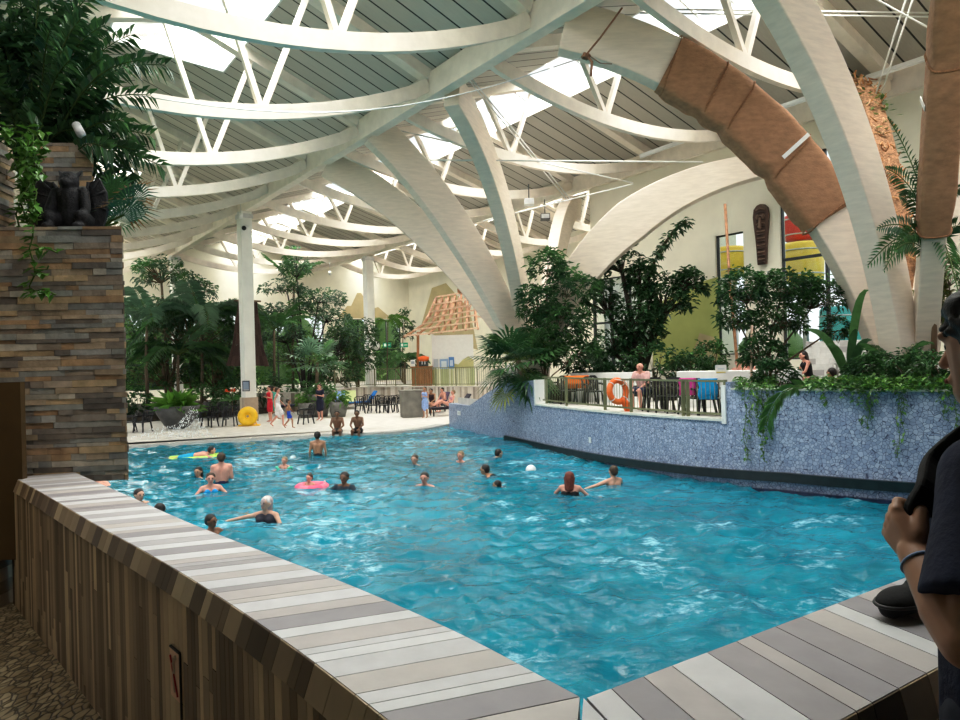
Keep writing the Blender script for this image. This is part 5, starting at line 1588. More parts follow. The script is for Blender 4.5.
# ------------------------------------------------------------------ bamboo-roofed kiosk
kb = V((*atY(441, 391, 46.0)[:2], 0.0))
t = thing('kiosk', 'kiosk with a bare bamboo lattice roof on the raised terrace behind the fence', 'kiosk', kb, 0)
def kp(px, py, Y): return atY(px, py, Y) - kb
M['batten'] = mat('bamboo_batten', (.42, .21, .11), .6, var=.2, scale=8)
M['batten_l'] = mat('pale_batten', (.72, .52, .38), .6, var=.15, scale=8)
M['counterwood'] = mat('orange_brown_timber', (.32, .13, .045), .5, var=.25, scale=3, stretch=(6, 6, .6))
rid = [kp(436, 298, 49), kp(474, 292, 49)]
br = [kp(423, 325, 46.6), kp(476, 316, 46.6)]
ea = [kp(404, 337, 45.2), kp(478, 329, 45.2)]
lat = MB(); lat2 = MB()
nc = 6
for i in range(nc + 1):
    s = i / nc
    a, b, c_ = rid[0].lerp(rid[1], s), br[0].lerp(br[1], s), ea[0].lerp(ea[1], s)
    lat.sweep([a, a.lerp(b, .5) + V((0, 0, -.12)), b, c_], .10, .13, (1, 0, 0))
    bk = a + V((0, 3.0, -2.2)); lat.bar(a, bk, .10, .12)
    if i < nc:                                     # diagonal braces seen through the lattice
        a2 = rid[0].lerp(rid[1], (i + .5) / nc) + V((0, .35, -.1)); b2 = br[0].lerp(br[1], (i + 1) / nc) + V((0, .35, 0)); lat.bar(a2, b2, .07, .07)
        a2 = rid[0].lerp(rid[1], (i + .9) / nc) + V((0, .35, -.1)); b2 = br[0].lerp(br[1], (i) / nc) + V((0, .35, 0)); lat.bar(a2, b2, .07, .07)
for k in range(7):
    f = k / 4
    if k <= 4: a, b = rid[0].lerp(br[0], f), rid[1].lerp(br[1], f)
    else: a, b = br[0].lerp(ea[0], (k - 4) / 2), br[1].lerp(ea[1], (k - 4) / 2)
    off = V((0, -.1, .06)) + (V((0, 0, -.12)) * math.sin(PI * min(1, f)) if k <= 4 else V((0, 0, 0)))
    lat2.bar(a + off, b + off, .11, .10)
# hip end on the right
for k in range(5):
    f = k / 4; a = rid[1].lerp(br[1], f); b = a + V((1.2 * f + .35, 1.6, -.25 * f - .1)); lat2.bar(a, b, .09, .09)
    lat.bar(rid[1].lerp(rid[1] + V((.35, 1.6, -.1)), f), br[1].lerp(br[1] + V((1.55, 1.6, -.35)), f), .09, .1)
r_ = lat.build('roof_rafters', M['batten'], t); lat2.build('roof_battens', M['batten_l'], r_)
mb = MB(); mb.lathe(tuple(rid[1] + V((-.9, 0, 0))), [(.22, -.1), (.26, .2), (.16, .45), (.06, .75)], 10); mb.build('finial', M['burlap'], t)
for px in (418,):
    a, b = kp(px, 391, 45.8), kp(px, 332, 45.8); a.z = 0; mb = MB(); mb.bar(a, b, .16, .16, (1, 0, 0)); mb.build('post', M['counterwood'], t)
a, b = kp(432.5, 374, 46.2), kp(474, 374, 46.2); z0 = kp(450, 372, 46.2).z; z1 = kp(450, 335, 46.2).z
mb = MB(); mb.box((a.x, a.y, .0), (b.x, a.y + .1, z1)); mb.build('screen_wall', M['white_pl'], t)
mb = MB(); mb.col = (.55, .52, .26)
zp = [0, 1.0, 2.1, 2.3, 3.2, 3.6, 3.9, 5.2]; X = lambda f: lerp(a.x, b.x, f)
hh = [.30, .42, .36, .5, .72, .62, .95, 1.15, .9]
mb.poly([(X(0), a.y - .01, 0), (X(1), a.y - .01, 0)] + [(X(1 - i / 8), a.y - .01, z0 + h - .15) for i, h in enumerate(hh[::-1])]); mb.build('painted_dunes', M['attr'], t, fix=True)
mb = MB()
for (x0, y0, x1, y1, c_) in ((434, 359, 438, 370, (.55, .60, .66)), (440, 359, 448, 370, (.30, .45, .68)), (449, 357, 454, 370, (.12, .28, .62)), (441.5, 361, 446.5, 368, (.72, .78, .85)), (450, 360, 453, 366, (.6, .7, .85))):
    p, q = kp(x0, y1, 46.1), kp(x1, y0, 46.1); mb.col = c_; d = .0 if x0 not in (441.5, 450) else -.015
    mb.box((p.x, p.y - .02 + d, p.z), (q.x, p.y + d, q.z))
mb.build('posters', M['attr'], t)
mb = MB()
for k in range(9):
    f = kp(412 + 2.3 * k, 391, 45.6); mb.box((f.x, f.y, 0), (f.x + .14, f.y + .06, 1.28))
f0, f1 = kp(411, 391, 45.5), kp(433, 391, 45.5); mb.box((f0.x, f0.y - .05, 1.28), (f1.x, f1.y + .7, 1.34)); mb.build('counter', M['counterwood'], t)
mb = MB()
for k in range(20):
    f = kp(435 + 2.0 * k, 391, 45.4); mb.col = vary(random.choice([(.55, .56, .36), (.42, .45, .25), (.66, .66, .48)]), .1); mb.hexa([(f.x, f.y, .05), (f.x + .13, f.y, .05), (f.x + .13, f.y + .04, .05), (f.x, f.y + .04, .05), (f.x + rnd(-.04, .04), f.y, 1.15), (f.x + .13 + rnd(-.04, .04), f.y, 1.15), (f.x + .13, f.y + .04, 1.15), (f.x, f.y + .04, 1.15)])
mb.build('reed_screen', M['attr'], t)
q = atY(424, 371, 45.7)
t = thing('slush_machine', 'orange topped drinks machine on the kiosk counter', 'drinks machine', (q.x, q.y, 1.34))
mb = MB(); mb.box((-.3, -.2, 0), (.28, .2, .30)); mb.build('base', M['dark_metal'], t)
mb = MB(); mb.smooth = True; mb.ell((0, 0, .48), (.34, .24, .2)); mb.box((-.33, -.22, .42), (.33, .22, .62)); mb.build('tank', M['orange'], t, bevel=.03)
mb = MB(); mb.box((-.12, -.26, .12), (-.06, -.2, .34)); mb.box((.06, -.26, .12), (.12, -.2, .34)); mb.build('tap', M['steel'], t)
q = atY(413, 371, 45.6); onplate('menu_card', 'white menu card standing on the left end of the kiosk counter', 'sign', (q.x, q.y, 1.56), .3, .42, (.75, .76, .78), 0, [(-.35, -.1, .35, .3, (.35, .42, .5))])
# brown woven panel by the column
t = thing('woven_panel', 'tall dark brown ragged hanging panel behind the white column', 'wall hanging', V((*atY(249, 333, 37.5)[:2], 0)))
mb = MB(); mb.col = (.070, .040, .032)
q = lambda x, y: atY(x, y, 37.5) - t.location
L_ = [q(238, 301), q(237, 312), q(235, 322), q(234, 333), q(232, 345), q(229, 356), q(226, 366)]; R_ = [q(257, 302), q(258, 314), q(260, 324), q(261, 335), q(263, 346), q(266, 356), q(269, 366)]
for i in range(6):
    N = 10
    for k in range(N):
        mb.col = vary((.075, .042, .034), .25); s0, s1 = k / N, (k + .93) / N
        mb.poly([L_[i + 1].lerp(R_[i + 1], s0) + Z * rnd(-.04, .02), L_[i + 1].lerp(R_[i + 1], s1), L_[i].lerp(R_[i], s1), L_[i].lerp(R_[i], s0)])
o = mb.build('mat', M['cloth'], t); md = o.modifiers.new('s', 'SOLIDIFY'); md.thickness = .08
mb = MB(); mb.col = (.2, .14, .1); mb.tube([L_[0] + V((-.2, 0, .03)), R_[0] + V((.2, 0, .03))], .05, 6); mb.tube([L_[0] + V((.3, .1, 0)), V((L_[0].x + .3, L_[0].y + .1, -.7))], .05, 6); mb.tube([R_[0] + V((-.3, .1, 0)), V((R_[0].x - .3, R_[0].y + .1, -.7))], .05, 6); mb.build('pole', M['bark'], t)

# ------------------------------------------------------------------ wall decoration and things seen through the windows
mu, mz = onV(763, 235, V_B); q = G(mu, V_B - .06, mz)
t = thing('carved_mask', 'long dark carved wooden mask hanging on the cream wall between the windows', 'wall mask', q, GA)
mb = MB(); mb.col = (.10, .055, .04)
prof = [(-1.02, .16), (-.9, .17), (-.5, .19), (-.1, .22), (.3, .27), (.65, .30), (.9, .26), (1.02, .14), (1.05, .02)]
for (z0, r0), (z1, r1) in zip(prof, prof[1:]):
    mb.hexa([(-r0, -.06, z0), (r0, -.06, z0), (r0, .03, z0), (-r0, .03, z0), (-r1, -.06, z1), (r1, -.06, z1), (r1, .03, z1), (-r1, .03, z1)])
mb.build('board', M['attr'], t, fix=True)
mb = MB()
for k in range(16):
    z = -.95 + k * .12; r = .12 + .06 * (k / 16); mb.col = (.22, .14, .10) if k % 2 else (.045, .025, .02); mb.tube([(-r, -.07, z), (0, -.09, z + (.05 if k > 9 else -.02)), (r, -.07, z)], .022, 5)
mb.ell((-.11, -.08, .62), (.06, .03, .09)); mb.ell((.11, -.08, .62), (.06, .03, .09)); mb.cap((0, -.10, .55), .04, (0, -.13, .25), .06)
mb.build('carving', M['attr'], t)
pa = onV(727, 300, V_B); 
def pole(label, pts, r, m):
    b = pts[0]; t = MB(); t.tube([p - b for p in pts], r, 6); o = t.build('bamboo_pole', m); o.location = b; return tag(o, label, 'pole')
pole('thin bamboo pole leaning before the narrow window', [atY(738, 372, 22.2), atY(730, 285, 22.6), atY(725, 204, 23)], .045, M['batten'])
pole('short bamboo pole standing in the bushy tree', [atY(752, 388, 16.0), atY(751, 362, 16.0), atY(752, 325, 16.0)], .03, M['batten_l'])
def barrel(label, px, py, d, r, L, m, cat='play equipment'):
    u, z = onV(px, py, V_B); c_ = G(u, V_B, z); dv = (c_ - CAM).normalized(); c_ = c_ + dv * d
    t = thing('play_barrel', label, cat, c_, GA)
    mb = MB(); pr = [(.02, -L / 2), (r * .85, -L / 2), (r, -L / 2 + .1), (r * 1.04, 0), (r, L / 2 - .1), (r * .85, L / 2), (.02, L / 2)]
    k = len(mb.v); mb.lathe((0, 0, 0), pr, 20); mb.build('body', m, t)
    mb = MB(); 
    for z_ in (-L * .3, L * .3): mb.torus((0, 0, z_), r * 1.02, .03, (0, 0, 1), 24, 5)
    mb.build('hoop', M['steel'], t)
    mb = MB(); mb.tube([(0, .2, -L / 2), (0, .2, -c_.z - 1.3)], .08, 8); mb.build('support_pole', M['steel'], t)
M['pale_yellow'] = mat('sunlit_yellow', (1.0, .70, .10), .5, var=.05)
barrel('yellow rounded shape outside the narrow window', 731, 262, 4, .62, 1.2, M['pale_yellow'])
barrel('yellow rounded shape outside the tall window behind the leaning arch', 802, 263, 4, .75, 1.5, M['pale_yellow'])
barrel('red rounded shape high outside the tall window', 800, 228, 5, .62, 1.0, M['red'])
barrel('teal rounded shape low outside the tall window', 841, 330, 4, .7, 1.7, M['teal'])
barrel('blue rounded shape outside behind the teal one', 852, 338, 5, .7, 2.0, mat('blue_plastic', (.05, .25, .6), .4))
barrel('small teal shape under the red one outside the tall window', 800, 245, 5.5, .4, .6, M['teal'])
# garden hedges and trees outside
random.seed(5)
def hedge(label, pts, h, name='garden_hedge'):
    mb = MB(); 
    for p in pts:
        for k in range(260):
            d = rdir(-.2, 1); q = p + V((d.x * 2.6, d.y * 1.6, d.z * h + h * .3)) * rnd(.6, 1)
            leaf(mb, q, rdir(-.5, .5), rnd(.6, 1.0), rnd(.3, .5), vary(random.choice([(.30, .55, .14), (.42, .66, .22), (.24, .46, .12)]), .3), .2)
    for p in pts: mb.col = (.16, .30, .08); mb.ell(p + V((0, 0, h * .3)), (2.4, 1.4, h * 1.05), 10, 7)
    o = mb.build(name, M['leaf']); return tag(o, label, 'hedge', kind='stuff')
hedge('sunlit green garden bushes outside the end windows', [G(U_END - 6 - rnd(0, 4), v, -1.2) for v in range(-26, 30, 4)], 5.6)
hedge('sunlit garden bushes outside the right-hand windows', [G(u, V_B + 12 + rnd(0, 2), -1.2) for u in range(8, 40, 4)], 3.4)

# ------------------------------------------------------------------ tension rods and lamps under the roof
def rod(label, a, b, r=.02, sag=0, m='white', name='tension_rod', cat='cable', n=12):
    mb = MB(); pts = [(b - a) * (i / n) - Z * sag * math.sin(PI * i / n) for i in range(n + 1)] if sag else [V((0, 0, 0)), b - a]
    mb.tube(pts, r, 6); o = mb.build(name, M[m]); o.location = a; return tag(o, label, cat)
rod('thin slack cable hanging across under the left trusses to the roped arch', atY(128, 94, 14.5), atY(587, 56, 15.2), .012, .75, 'steel', 'slack_cable')
rod('white tension rod from the left arches to the broad arch', atY(397, 130, 24), atY(633, 183, 25.5), .025)
rod('level white tension rod passing behind the steep arch leg', atY(430, 160, 22.5), atY(703, 162, 23), .025)
rod('steep pair rod crossing in front of the trusses, left one', atY(467, 78, 20.5), atY(568, 201, 28), .022)
rod('steep pair rod crossing in front of the trusses, right one', atY(471, 78, 20.5), atY(571, 200, 28), .022)
rod('white rod rising gently to the broad arch top', atY(483, 221, 30), atY(633, 184, 25.5), .025)
rod('upper of two parallel white rods at the top right', atY(640, 9, 17), atY(945, 13, 18), .02)
rod('lower of two parallel white rods at the top right', atY(640, 13, 17), atY(945, 17, 18), .02)
rod('left of two steep white rods behind the tall arch', atY(870, 112, 19.5), atY(909, -10, 16), .02)
rod('right of two steep white rods behind the tall arch', atY(875, 112, 19.5), atY(916, -10, 16), .02)
rod('diagonal white rod in the top right corner', atY(870, -4, 15.5), atY(940, 34, 16.5), .02)
for a, b, lab in (((777, 108), (927, 57), 'long white tube lamp under the top right roof'), ((640, 156), (712, 130), 'white tube lamp left of the cloth-wrapped arch')):
    p, q = atY(*a, 22.3), atY(*b, 19.2)
    if a[0] == 640: p, q = atY(*a, 27), atY(*b, 25.5)
    t = thing('tube_lamp', lab, 'lamp', p)
    mb = MB(); mb.bar((0, 0, 0), q - p, .12, .10); mb.build('casing', M['white_pl'], t)
    mb = MB(); mb.tube([(0, 0, -.07), q - p + V((0, 0, -.07))], .035, 8); mb.build('tube', M['white_pl'], t)
for x, y, Y, lab in ((529, 202, 30, 'white floodlight fixed under the small distant arch'), (545, 217, 30.5, 'black floodlight right of the white one under the roof')):
    q = atY(x, y, Y); t = thing('floodlight', lab, 'lamp', q)
    mb = MB(); mb.hexa([(-.2, -.2, -.12), (.2, -.2, -.12), (.2, .1, -.16), (-.2, .1, -.16), (-.2, -.2, .12), (.2, -.2, .12), (.2, .1, .1), (-.2, .1, .1)]); mb.build('housing', M['white_pl' if x < 540 else 'black'], t)
    mb = MB(); mb.box((-.17, -.215, -.09), (.17, -.2, .09)); mb.build('lens', M['steel'], t)
    mb = MB(); mb.tube([(0, 0, .1), (0, 0, .75)], .02, 5); mb.build('bracket', M['dark_metal'], t)
for x, y, Y in ((196, 222, 40), (330, 273, 46), (241, 216, 33.2)):
    q = atY(x, y, Y); t = thing('loudspeaker', {196: 'small grey ceiling speaker left of the white column top', 330: 'small white spotlight under the distant trusses', 241: 'grey fitting on the head of the white column'}[x], 'speaker', q)
    mb = MB(); mb.tube([(0, 0, .12), (0, -.05, -.12)], .09, 10); mb.build('body', M['white_pl'], t); mb = MB(); mb.tube([(0, 0, .1), (0, 0, .7)], .015, 5); mb.build('hanger', M['steel'], t)
rope_b = atY(586, 55, 15.0)
mb = MB(); mb.col = (.30, .16, .10)
mb.tube([atY(622, 8, 15.0) - rope_b, atY(600, 38, 14.9) - rope_b, V((0, 0, 0))], .022, 5)
for i in range(5): mb.torus((rnd(-.03, .03), 0, rnd(-.05, .05)), .07, .022, rdir(), 12, 5)
mb.tube([V((0, 0, 0)), atY(592, 62, 14.9) - rope_b, atY(591, 76, 14.9) - rope_b], .03, 5)
mb.tube([V((.05, 0, 0)), atY(600, 63, 15) - rope_b, atY(612, 64, 15) - rope_b], .012, 5)
o = mb.build('rope', M['bark']); o.location = rope_b; tag(o, 'brown knotted rope tied round the wrapped arch near the top', 'rope')
# ------------------------------------------------------------------ people
random.seed(31)
SK = {'pale': (.62, .36, .26), 'pink': (.66, .33, .25), 'tan': (.42, .22, .13), 'brown': (.22, .105, .06), 'olive': (.50, .28, .18)}
HAIR = {'dark': (.018, .013, .011), 'brown': (.06, .035, .02), 'red': (.16, .035, .02), 'grey': (.25, .24, .23), 'white': (.62, .58, .55), 'fair': (.28, .19, .10)}
def pose_joints(pose):
    J = dict(pel=(0, 0, .95), che=(0, .01, 1.27), nck=(0, .0, 1.45), hd=(0, .02, 1.60))
    def limb(s, sh, el, wr, hp, kn, an, to):
        k = 'R' if s > 0 else 'L'
        for n, p in zip(('sh', 'el', 'wr', 'hp', 'kn', 'an', 'to'), (sh, el, wr, hp, kn, an, to)): J[n + k] = (p[0] * s, p[1], p[2])
    st = ((.09, 0, .90), (.10, .02, .49), (.10, -.02, .08), (.12, .12, .03))
    if pose == 'stand':
        for s in (-1, 1): limb(s, (.18, 0, 1.40), (.23, -.03, 1.13), (.24, .06, .90), *st)
    elif pose == 'hold':                      # standing, forearms brought up in front
        for s in (-1, 1): limb(s, (.18, 0, 1.40), (.22, .0, 1.14), (.08, .20, 1.20), *st)
    elif pose == 'walk':
        limb(1, (.18, 0, 1.40), (.22, -.12, 1.16), (.22, -.10, .93), (.09, 0, .90), (.10, .22, .52), (.10, .22, .10), (.11, .36, .06))
        limb(-1, (.18, 0, 1.40), (.22, .10, 1.15), (.20, .25, .98), (.09, 0, .90), (.10, -.02, .49), (.10, -.30, .16), (.11, -.20, .05))
    elif pose == 'tread':                     # upright in the water, arms spread
        for s in (-1, 1): limb(s, (.18, .02, 1.40), (.35, .13, 1.23), (.44, .33, 1.24), (.09, 0, .90), (.12, .12, .52), (.11, .0, .14), (.12, .08, .05))
    elif pose == 'wide':                      # one arm reaching far out to the left
        limb(-1, (.18, .02, 1.40), (.44, .02, 1.35), (.70, .06, 1.30), (.09, 0, .90), (.12, .12, .52), (.11, 0, .14), (.12, .08, .05))
        limb(1, (.18, .02, 1.40), (.34, .16, 1.22), (.20, .34, 1.24), (.09, 0, .90), (.12, .12, .52), (.11, 0, .14), (.12, .08, .05))
    elif pose == 'sit':                       # on an edge, forearms on the knees
        J.update(pel=(0, 0, .11), che=(0, .10, .44), nck=(0, .14, .61), hd=(0, .18, .75))
        for s in (-1, 1): limb(s, (.18, .11, .57), (.24, .22, .33), (.12, .40, .20), (.09, .02, .10), (.13, .44, .12), (.12, .40, -.32), (.12, .52, -.36))
    elif pose == 'recline':                   # on a lounger, legs out along +y
        J.update(pel=(0, 0, .10), che=(0, -.16, .38), nck=(0, -.24, .54), hd=(0, -.23, .69))
        for s in (-1, 1): limb(s, (.18, -.22, .49), (.26, -.10, .26), (.16, .12, .22), (.09, .02, .10), (.11, .40, .32), (.11, .78, .10), (.11, .86, .18))
    elif pose == 'prone':                     # face down along +y
        J.update(pel=(0, 0, 0), che=(0, .33, .03), nck=(0, .50, .07), hd=(0, .63, .15))
        for s in (-1, 1): limb(s, (.18, .45, .03), (.34, .58, -.02), (.22, .80, -.02), (.09, -.05, -.01), (.11, -.45, -.06), (.12, -.84, -.04), (.12, -.96, -.06))
    elif pose == 'stride':                    # leaning forward swimming breaststroke
        J.update(pel=(0, -.25, 1.02), che=(0, .03, 1.24), nck=(0, .16, 1.37), hd=(0, .25, 1.49))
        for s in (-1, 1): limb(s, (.18, .10, 1.32), (.36, .22, 1.22), (.40, .46, 1.24), (.09, -.30, .98), (.12, -.45, .60), (.12, -.75, .35), (.12, -.85, .30))
    return {k: V(v) for k, v in J.items()}
def hand(mb, el, wr, s, sc=1.0):
    d = (wr - el).normalized(); side = d.cross(Z)
    if side.length < .1: side = V((1, 0, 0))
    side.normalize(); n = side.cross(d)
    pm = wr + d * .055 * sc
    for o in (-.022, 0, .022): mb.cap(wr + d * .01, .02 * sc, pm + side * o * sc + d * .02, .017 * sc, 7)
    for i, (o, L) in enumerate(((-.032, .060), (-.011, .072), (.011, .068), (.032, .052))):
        a = pm + (side * o + d * .025) * sc; b = a + (d * L * .55 + side * o * .25) * sc; e = b + (d * L * .45 - n * .016) * sc
        mb.cap(a, .011 * sc, b, .010 * sc, 6); mb.cap(b, .010 * sc, e, .008 * sc, 6)
    a = wr + (d * .02 + side * .03 * s) * sc; mb.cap(a, .013 * sc, a + (d * .05 + side * .035 * s) * sc, .010 * sc, 6)
def person(label, loc, rz, pose='stand', h=1.7, skin='pale', hair='dark', look=(0, 1, 0), wear=(), hairlen=0, girth=1.0, bald=False, vox=.0145, fem=False, mirror=False):
    t = thing('person', label, 'person', loc, rz)
    k = h / 1.7; J = {n: p * k for n, p in pose_joints(pose).items()}
    if mirror:
        J = {n: V((-p.x, p.y, p.z)) for n, p in J.items()}
    child = h < 1.35; hs = k * (1.28 if child else 1.0)
    f = V(look).normalized(); up = (J['hd'] - J['nck']).normalized()
    if pose == 'prone': up = V((0, -.2, 1)).normalized()
    sd = f.cross(up).normalized(); up = sd.cross(f).normalized()
    hd = J['hd'] + (J['hd'] - J['nck']) * (hs / k - 1) * .6
    R = lambda r: r * k * girth
    mb = MB()
    pel, che = J['pel'], J['che']
    wst = pel.lerp(che, .45)
    for s in ('L', 'R'):
        hp, sh = J['hp' + s], J['sh' + s]
        mb.cap(pel.lerp(hp, .55), R(.098), wst.lerp(hp, .3) + (wst - pel) * .2, R(.092 if not fem else .082))
        mb.cap(wst.lerp(hp, .35), R(.088 if not fem else .078), che.lerp(sh, .42), R(.105 if not fem else .095))
        mb.cap(che.lerp(sh, .40), R(.10), sh.lerp(che, .18), R(.062))
        mb.cap(sh, R(.056), J['nck'], R(.045))
        mb.cap(sh, R(.055 if not fem else .046), J['el' + s], R(.040 if not fem else .035)); mb.cap(J['el' + s], R(.040 if not fem else .035), J['wr' + s], R(.026))
        hand(mb, J['el' + s], J['wr' + s], 1 if s == 'R' else -1, k)
        mb.cap(hp, R(.088), J['kn' + s], R(.056)); mb.cap(J['kn' + s], R(.054), J['kn' + s].lerp(J['an' + s], .35), R(.055)); mb.cap(J['kn' + s].lerp(J['an' + s], .3), R(.054), J['an' + s], R(.035))
        mb.cap(J['an' + s], R(.036), J['to' + s], R(.026))
        if fem: mb.ell(che.lerp(sh, .42) + V((0, 1, 0)) * R(.075) - (che - pel).normalized() * R(.0), R(.055))
    mb.cap(J['nck'] - (J['nck'] - che) * .2, R(.058), hd - up * .05 * hs, R(.050))
    mb.ell(hd + up * .015 * hs - f * .008 * hs, .096 * hs); mb.cap(hd + up * .02 * hs + f * .02 * hs, .082 * hs, hd - up * .062 * hs + f * .035 * hs, .052 * hs)
    mb.cap(hd + f * .095 * hs + up * .015 * hs, .010 * hs, hd + f * .112 * hs - up * .018 * hs, .015 * hs)
    for s in (-1, 1): mb.ell(hd + sd * s * .092 * hs - up * .0 * hs, .022 * hs)
    for v in range(len(mb.f)): mb.c[v] = SK[skin]
    bm_ = MB(); bm_.v, bm_.f, bm_.c, bm_.sm = mb.v, mb.f, mb.c, mb.sm
    key = 'skin_' + skin
    if key not in M:
        M[key] = mat(key, SK[skin], .5, var=.05, scale=9)
    remesh(bm_, 'body', M[key], vox * max(.75, k), t, 3)
    # face
    for s in (-1, 1):
        e = MB(); e.col = (.02, .015, .012); e.ell(hd + f * .094 * hs + sd * s * .034 * hs + up * .018 * hs, (.013 * hs,) * 3, 8, 6); e.build('eye', M['attr'], t)
    e = MB(); e.col = (.34, .09, .08); e.tube([hd + f * .086 * hs + sd * -.024 * hs - up * .062 * hs, hd + f * .094 * hs - up * .064 * hs, hd + f * .086 * hs + sd * .024 * hs - up * .062 * hs], .007 * hs, 5); e.build('mouth', M['attr'], t)
    # hair
    if not bald:
        hm = MB()
        hm.ell(hd + up * .036 * hs - f * .024 * hs, .104 * hs); hm.ell(hd + up * .0 * hs - f * .05 * hs, .085 * hs)
        if hairlen:
            b = J['nck'] - f * .075 * k - up * (hairlen - .1) * k
            hm.cap(hd - f * .06 * hs, .082 * hs, b, .055 * hs)
            for s in (-1, 1): hm.cap(hd + sd * s * .07 * hs - f * .03 * hs, .045 * hs, b + sd * s * .06 * hs, .03 * hs)
        hk = 'hair_' + hair
        if hk not in M: M[hk] = mat(hk, HAIR[hair], .55, var=.3, scale=40, bump=.3)
        remesh(hm, 'hair', M[hk], .014 * hs, t, 2)
    # clothing as fitted shells
    for kind, col in wear:
        c = MB(); g = .013 * k
        def pelvis(r=.10, low=.0):
            for s in ('L', 'R'): c.cap(pel.lerp(J['hp' + s], .55) - (wst - pel) * .15, R(r) + g, wst.lerp(J['hp' + s], .3), R(.092) + g * .9)
        def legs(fr, r0=.088, r1=.07, flare=1.0):
            for s in ('L', 'R'): c.cap(J['hp' + s], R(r0) + g, J['hp' + s].lerp(J['kn' + s], fr), (R(r1) + g) * flare)
        def torso():
            for s in ('L', 'R'):
                hp, sh = J['hp' + s], J['sh' + s]
                c.cap(wst.lerp(hp, .35), R(.088) + g, che.lerp(sh, .42), R(.105) + g); c.cap(che.lerp(sh, .4), R(.10) + g, sh.lerp(che, .25), R(.062) + g * .8)
                if fem: c.ell(che.lerp(sh, .42) + V((0, 1, 0)) * R(.075), R(.055) + g)
        nm = kind
        if kind == 'swim_trunks': pelvis(); legs(.55, .09, .078, 1.06)
        elif kind == 'bikini_bottom': pelvis(.099)
        elif kind == 'bikini_top':
            for s in ('L', 'R'): c.ell(che.lerp(J['sh' + s], .42) + V((0, 1, 0)) * R(.075), R(.062)); 
            for s in ('L', 'R'): c.cap(che.lerp(J['sh' + s], .42) - (che - pel) * .10, R(.108) , che.lerp(J['sh' + s], .42) - (che - pel) * .16, R(.107))
        elif kind == 'swimsuit': pelvis(.099); torso()
        elif kind == 'shirt':
            pelvis(.10); torso()
            for s in ('L', 'R'): c.cap(J['sh' + s], R(.06) + g, J['sh' + s].lerp(J['el' + s], .55), R(.052) + g)
        elif kind == 'dress':
            pelvis(.11); torso(); legs(.85, .10, .085, 1.1); c.cap(pel, R(.13) + g, J['knL'].lerp(J['knR'], .5) + (pel - J['knL']) * .12, R(.13) + g)
            for s in ('L', 'R'): c.cap(J['sh' + s], R(.058) + g, J['sh' + s].lerp(J['el' + s], .45), R(.05) + g)
        elif kind == 'towel_wrap':
            pelvis(.12); legs(.75, .105, .09, 1.1); torso(); c.cap(pel, R(.14), J['knL'].lerp(J['knR'], .5), R(.12))
        elif kind == 'shorts': pelvis(.11); legs(.8, .10, .088, 1.08)
        elif kind == 'headscarf':
            c.ell(hd + up * .035 * hs - f * .03 * hs, .106 * hs); c.cap(hd - f * .05 * hs, .09 * hs, J['nck'] - f * .07 * k - up * .25 * k, .06 * hs); c.cap(hd + f * .06 * hs + up * .04 * hs, .05 * hs, hd + f * .09 * hs - up * .02 * hs, .03 * hs)
        elif kind == 'armbands':
            for s in ('L', 'R'):
                d = (J['el' + s] - J['sh' + s]).normalized(); c.torus(J['sh' + s].lerp(J['el' + s], .55), .062 * k * 1.3, .040 * k * 1.4, d, 16, 8)
        ck = 'cloth_%d_%d_%d' % tuple(int(x * 100) for x in col)
        if ck not in M: M[ck] = mat(ck, col, .85, var=.12, scale=18)
        remesh(c, nm, M[ck], .0145 * max(.7, k), t, 2)
    return t
def water(px, py): p = atZ(px, py, WZ); return p
def swim(label, px, py, pose, rz, depth=1.28, **kw):
    """py = waterline in the photo; depth = height of the body below the waterline when standing"""
    p = water(px, py); h = kw.get('h', 1.7)
    return person(label, (p.x, p.y, WZ - depth * h / 1.7), rz, pose, **kw)
FA = PI         # facing the camera (body looks along +y by default)
NAVY, BLUE, BLK = (.015, .02, .06), (.01, .22, .60), (.012, .012, .015)
p = water(190, 460); person('man lying face down on a lime float, in bright blue swim shorts', (p.x, p.y, WZ + .10), -1.25, 'prone', skin='pink', hair='dark', wear=(('swim_trunks', (.01, .35, .60)),))
fl_ = thing('pool_float', 'lime green pool float under the man in blue swim shorts', 'float', (p.x, p.y, WZ + .01), -1.25)
mb = MB(); mb.cap((-.30, -.55, .03), .09, (-.26, .75, .03), .09); mb.cap((.30, -.55, .03), .09, (.26, .75, .03), .09); mb.cap((-.28, .8, .04), .09, (.28, .8, .04), .09)
remesh(mb, 'tubes', mat('lime_vinyl', (.48, .75, .10), .35, var=.04), .02, fl_)
swim('dark-haired woman low in the water between the float and the bare-backed man', 199, 480, 'tread', 2.6, 1.40, skin='olive', hair='dark', hairlen=.2, look=(-.5, 1, 0), fem=True, wear=(('swimsuit', BLK),))
swim('heavy bare-backed man standing in the water with his back turned', 222, 487, 'hold', .35, .93, skin='pink', hair='brown', girth=1.16, wear=(('swim_trunks', NAVY),))
swim('woman in a bright blue bikini in front of the bare-backed man', 211, 495, 'tread', PI + .4, 1.24, skin='pink', hair='brown', fem=True, wear=(('bikini_top', (.01, .32, .70)), ('bikini_bottom', (.01, .32, .70))))
swim('pink-shouldered bather half hidden behind the slate pillar', 105, 489, 'stride', 1.4, 1.22, skin='pink', hair='fair', girth=1.1)
swim('man at the parapet looking right, pale shoulder out of the water', 139, 507, 'tread', -2.0, 1.36, skin='pale', hair='dark', look=(.2, 1, 0))
swim('bather whose dark hair just shows over the parapet', 160, 520, 'tread', .5, 1.42, skin='olive', hair='dark')
swim('dark-skinned boy close behind the parapet, looking right', 211, 541, 'tread', -1.9, 1.24, h=1.5, skin='brown', hair='dark', wear=(('swim_trunks', NAVY),))
